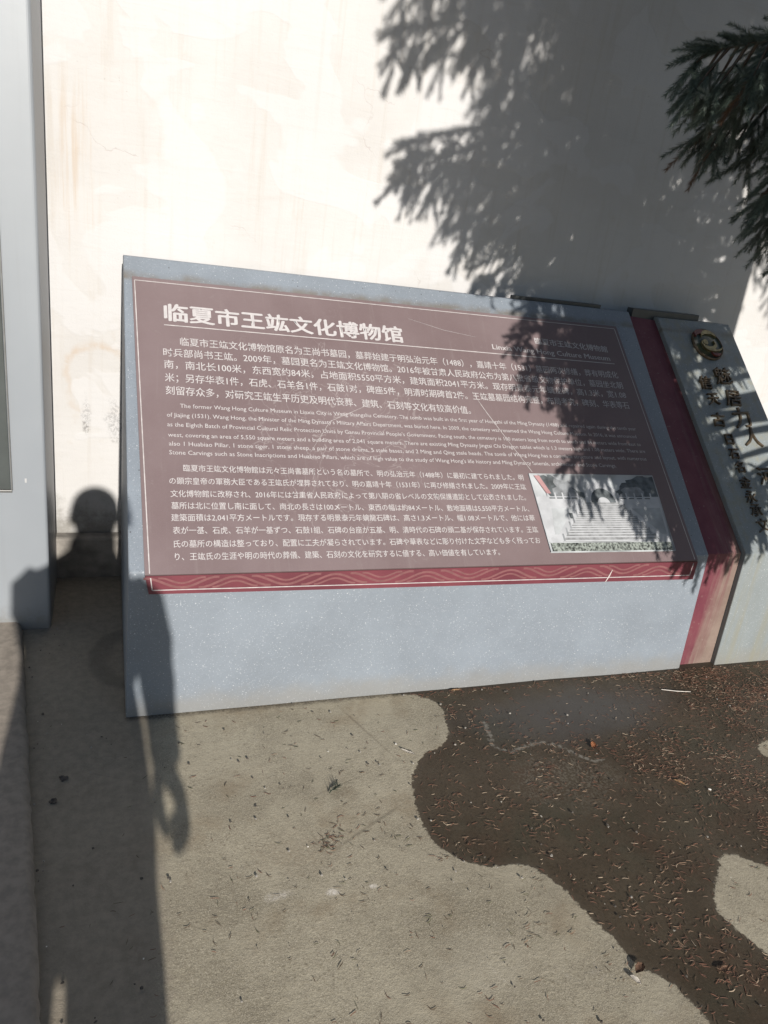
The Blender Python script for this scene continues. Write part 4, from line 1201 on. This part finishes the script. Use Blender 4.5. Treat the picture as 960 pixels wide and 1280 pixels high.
# ------------------------------------------------------------------ litter on the ground
def litter():
    rng = np.random.default_rng(11)
    pts = []
    def accept(P):
        w = wet_field(P)
        d = np.where(w > 0, 0.30, 0.042)
        # thickest under the boughs at the right, along the foot of the strip
        d += 1.7 * np.exp(-((P[:, 0] - 2.45) / 0.50) ** 2 - ((P[:, 1] - 1.80) / 0.28) ** 2)
        d += 0.8 * np.exp(-((P[:, 0] - 2.2) / 0.14) ** 2 - ((P[:, 1] - 1.93) / 0.10) ** 2)
        d += 0.35 * np.exp(-((P[:, 0] - 1.75) / 0.35) ** 2 - ((P[:, 1] - 1.35) / 0.25) ** 2)
        d *= np.where((P[:, 0] > 1.15) & (P[:, 0] < 1.95) & (P[:, 1] > 1.68), 0.45, 1.0)
        d *= np.where(P[:, 0] < 0.55, np.clip((P[:, 0] + 0.1) / 0.65, 0.10, 1), 1.0)
        cl = 0.5 + 0.9 * (np.sin(P[:, 0] * 13 + 2 * np.sin(P[:, 1] * 9)) * np.sin(P[:, 1] * 17 + P[:, 0] * 5) > 0.15)
        g = np.zeros(len(P))
        r2 = np.random.default_rng(21)
        for _ in range(26):
            a_ = r2.uniform(0, 6.28); f_ = r2.uniform(9, 60); g += np.sin((P[:, 0] * math.cos(a_) + P[:, 1] * math.sin(a_)) * f_ + r2.uniform(0, 6.28)) / (f_ / 15) ** 0.5
        return d * (0.34 + 1.15 / (1 + np.exp(-(g - 1.8) * 1.3)))
    N = 90000
    P = np.column_stack([rng.uniform(-0.2, 3.1, N), rng.uniform(0.5, 2.0, N)])
    keep = rng.uniform(0, 1, N) < accept(P) * 0.60
    P = P[keep]
    for (cx, cy, n, s_) in ((0.527, 1.409, 34, 0.022), (0.56, 1.455, 16, 0.03), (1.325, 0.865, 14, 0.02), (0.30, 1.30, 14, 0.06), (1.02, 1.20, 12, 0.03), (0.95, 1.05, 16, 0.03), (0.70, 1.15, 10, 0.05)):
        P = np.concatenate([P, np.column_stack([rng.normal(cx, s_, n), rng.normal(cy, s_ * 0.8, n)])])
    drift = np.column_stack([rng.uniform(0.95, 2.4, 190) ** 1.0, 1.992 - np.abs(rng.normal(0, 0.012, 190))])
    P = np.concatenate([P, drift])
    P = P[P[:, 1] < 1.998]
    n = len(P)
    w = wet_field(P)
    L = rng.uniform(0.006, 0.021, n)
    th = rng.normal(0.1, 0.9, n)
    bend = rng.normal(0, 0.5, n)
    wd = rng.uniform(0.0008, 0.0018, n) 
    S5 = np.linspace(-0.5, 0.5, 4)
    V = np.zeros((n, 8, 3))
    for i, s_ in enumerate(S5):
        a = th + bend * s_ * 1.6
        cx = P[:, 0] + L * s_ * np.cos(th) - L * bend * (s_ ** 2 - 0.1) * np.sin(th)
        cy = P[:, 1] + L * s_ * np.sin(th) + L * bend * (s_ ** 2 - 0.1) * np.cos(th)
        wi = wd * (1.0 if 0 < i < 3 else 0.4)
        lift = 0.0010 + 0.0016 * rng.uniform(0, 1, n) ** 2 + 0.0008 * abs(s_)
        V[:, 2 * i, 0] = cx - wi * np.sin(a) * 0.5; V[:, 2 * i, 1] = cy + wi * np.cos(a) * 0.5
        V[:, 2 * i + 1, 0] = cx + wi * np.sin(a) * 0.5; V[:, 2 * i + 1, 1] = cy - wi * np.cos(a) * 0.5
        V[:, 2 * i, 2] = lift + 0.0005; V[:, 2 * i + 1, 2] = lift
    base = np.arange(n)[:, None] * 8
    Q = np.concatenate([base + np.array([2 * i, 2 * i + 1, 2 * i + 3, 2 * i + 2])[None] for i in range(3)], 0)
    u = rng.uniform(0, 1, n)
    mi = np.where(w > 0, np.where(u < 0.50, 0, np.where(u < 0.72, 1, np.where(u < 0.94, 2, 3))), np.where(u < 0.30, 0, np.where(u < 0.38, 1, 2)))
    mi = np.where((w <= 0) & (u > 0.75), 4, mi)
    mats = [plain('rust_needle', (0.120, 0.055, 0.034), 0.6, var=0.4, ns=60), plain('tan_needle', (0.20, 0.13, 0.085), 0.55, var=0.3, ns=60),
            plain('dark_needle', (0.060, 0.038, 0.022), 0.6, var=0.4, ns=60), plain('pale_needle', (0.36, 0.28, 0.20), 0.5, var=0.2), plain('green_needle', (0.065, 0.065, 0.032), 0.6, var=0.4)]
    o = from_np('fallen_needles', V.reshape(-1, 3), Q, mats, matidx=np.tile(mi, 3))
    tag(o, 'rust brown fallen conifer needles scattered over the ground', 'needle litter', kind='stuff')
litter()

def crumbs():
    rng = random.Random(8)
    bm = bmesh.new()
    for _ in range(420):
        x_, y_ = rng.uniform(-0.15, 2.5), rng.uniform(0.7, 2.0)
        if rng.random() < 0.25: x_, y_ = rng.gauss(-0.2, 0.03), rng.uniform(1.1, 2.9)
        if x_ < kerb_x(y_) + 0.01 : continue
        s_ = rng.uniform(0.0012, 0.0045)
        mm = Matrix.Translation((x_, y_, 0.003 + s_ * 0.4)) @ Matrix.Rotation(rng.uniform(0, 6.28), 4, 'Z') @ Matrix.Diagonal((s_, s_ * rng.uniform(0.6, 1), s_ * 0.6, 1))
        r_ = bmesh.ops.create_icosphere(bm, subdivisions=1, radius=1, matrix=mm)
        for v in r_['verts']:
            v.co += Vector((rng.uniform(-1, 1), rng.uniform(-1, 1), rng.uniform(-1, 1))) * s_ * 0.25
        mi = 0 if rng.random() < 0.6 else (1 if rng.random() < 0.92 else 2)
        for f in {f for v in r_['verts'] for f in v.link_faces}: f.material_index = mi
    o = from_bm('grit', bm, [plain('dark_grit', (0.07, 0.06, 0.05), 0.9), plain('grey_grit', (0.26, 0.24, 0.21), 0.9), plain('pale_grit', (0.6, 0.58, 0.54), 0.8)])
    tag(o, 'fine grit and soil crumbs scattered on the concrete', 'grit', kind='stuff')
crumbs()

def leaf(name, x_, y_, L, W, rot, mat, label, cat, curl=0.4, seed=1):
    rng = random.Random(seed)
    bm = bmesh.new()
    n = 9; rows = []
    for i in range(n):
        f_ = i / (n - 1)
        w_ = W * math.sin(math.pi * min(0.98, f_ * 0.95 + 0.03)) ** 0.8 * (1 + 0.15 * rng.uniform(-1, 1))
        row = []
        for j in range(5):
            s_ = (j - 2) / 2
            px, py = (f_ - 0.5) * L, s_ * w_ * 0.5
            z = 0.006 + curl * W * (s_ * s_ * 0.5 + 0.25 * math.sin(f_ * 5 + seed)) + 0.06 * L * (f_ - 0.5) ** 2 + rng.uniform(0, 0.0008)
            row.append(bm.verts.new((x_ + px * math.cos(rot) - py * math.sin(rot), y_ + px * math.sin(rot) + py * math.cos(rot), max(z, 0.004))))
        rows.append(row)
    for i in range(n - 1):
        for j in range(4):
            bm.faces.new((rows[i][j], rows[i + 1][j], rows[i + 1][j + 1], rows[i][j + 1]))
    bmesh.ops.solidify(bm, geom=bm.faces[:], thickness=0.0006)
    o = from_bm(name, bm, [mat], None, True)
    return tag(o, label, cat)
tan_l = plain('dry_tan_leaf', (0.42, 0.26, 0.14), 0.6, var=0.3, ns=50)
org_l = plain('orange_leaf', (0.40, 0.17, 0.08), 0.6, var=0.3, ns=50)
pale_l = plain('pale_scrap', (0.62, 0.58, 0.52), 0.6, var=0.15, ns=50)
grn_l = plain('dark_leaf', (0.035, 0.045, 0.03), 0.6, var=0.3, ns=50)
brn_l = plain('brown_leaf', (0.17, 0.10, 0.065), 0.6, var=0.4, ns=50)
leaf('dry_leaf', 1.473, 1.632, 0.036, 0.018, 1.1, org_l, 'orange curled leaf on the damp patch at the end of the pale ridge', 'leaf', 0.35, 3)
leaf('dry_leaf', 1.653, 1.428, 0.036, 0.012, -0.9, tan_l, 'narrow tan leaf lying mid damp patch, below the orange curled leaf', 'leaf', 0.35, 5)
leaf('dry_leaf', 1.139, 1.985, 0.040, 0.010, 0.1, tan_l, 'slim tan leaf lying against the foot of the grey stone sign', 'leaf', 0.4, 7)
leaf('paper_scrap', 0.856, 1.704, 0.046, 0.010, -0.75, pale_l, 'whitish curled sliver on dry concrete at the edge of the damp patch', 'scrap', 0.4, 9)
leaf('dry_leaf', 1.125, 0.915, 0.034, 0.020, 0.5, brn_l, 'brown crumpled leaf near the bottom edge on dry concrete', 'leaf', 0.35, 11)
leaf('dry_leaf', 1.098, 0.893, 0.026, 0.016, -1.0, pale_l, 'pale crumpled leaf beside the brown one near the bottom edge', 'leaf', 0.35, 12)
leaf('dry_leaf', 1.325, 0.868, 0.034, 0.012, 0.2, brn_l, 'brown narrow leaf on the damp ground at the lower right corner', 'leaf', 0.3, 13)

def sprig(x_, y_, L, rot, label, seed):
    rng = random.Random(seed); bm = bmesh.new()
    c_, s_ = math.cos(rot), math.sin(rot)
    at = lambda u, v, z: (x_ + u * c_ - v * s_, y_ + u * s_ + v * c_, z)
    bm_tube(bm, [at(-L / 2, 0, 0.006), at(0, 0.003, 0.009), at(L / 2, -0.002, 0.007)], [0.0016, 0.0014, 0.0008], 5)
    for k in range(46):
        u = rng.uniform(-L / 2, L / 2); a = rng.uniform(-1.4, 1.4); l_ = rng.uniform(0.009, 0.017); h = rng.uniform(0.002, 0.016)
        p = Vector(at(u, 0, 0.009)); q = Vector(at(u + l_ * 0.6, l_ * math.sin(a), max(0.005, 0.006 + h)))
        bm_tube(bm, [p, q], [0.0008, 0.0003], 3, False)
    return tag(from_bm('spruce_sprig', bm, [grn_l]), label, 'sprig')
sprig(0.592, 1.590, 0.040, 0.6, 'small dark green conifer sprig on the dry concrete', 3)
bm = bmesh.new(); bm_tube(bm, [(1.93, 1.875, 0.009), (1.985, 1.855, 0.010), (2.04, 1.845, 0.009)], [0.0011, 0.0013, 0.0009], 6)
tag(from_bm('straw_stalk', bm, [pale_l]), 'thin pale straw stalk lying among the red brown needles', 'straw')

def clod(x_, y_, r, label, seed):
    rng = random.Random(seed); bm = bmesh.new()
    for k in range(5):
        mm = Matrix.Translation((x_ + rng.uniform(-r, r) * 0.7, y_ + rng.uniform(-r, r) * 0.7, r * 0.3)) @ Matrix.Diagonal((r * rng.uniform(0.4, 0.8), r * rng.uniform(0.4, 0.8), r * 0.45, 1))
        q = bmesh.ops.create_icosphere(bm, subdivisions=2, radius=1, matrix=mm)
        for v in q['verts']: v.co += Vector((rng.uniform(-1, 1), rng.uniform(-1, 1), rng.uniform(-1, 1))) * r * 0.13
    return tag(from_bm('soil_clod', bm, [plain('dark_soil', (0.085, 0.072, 0.06), 0.95, bump=0.5)]), label, 'soil clod')
clod(-0.112, 1.765, 0.009, 'small dark soil clod in the shaded lane, farther of two', 1)
clod(-0.133, 1.682, 0.008, 'small dark soil clod in the shaded lane, nearer of two', 2)
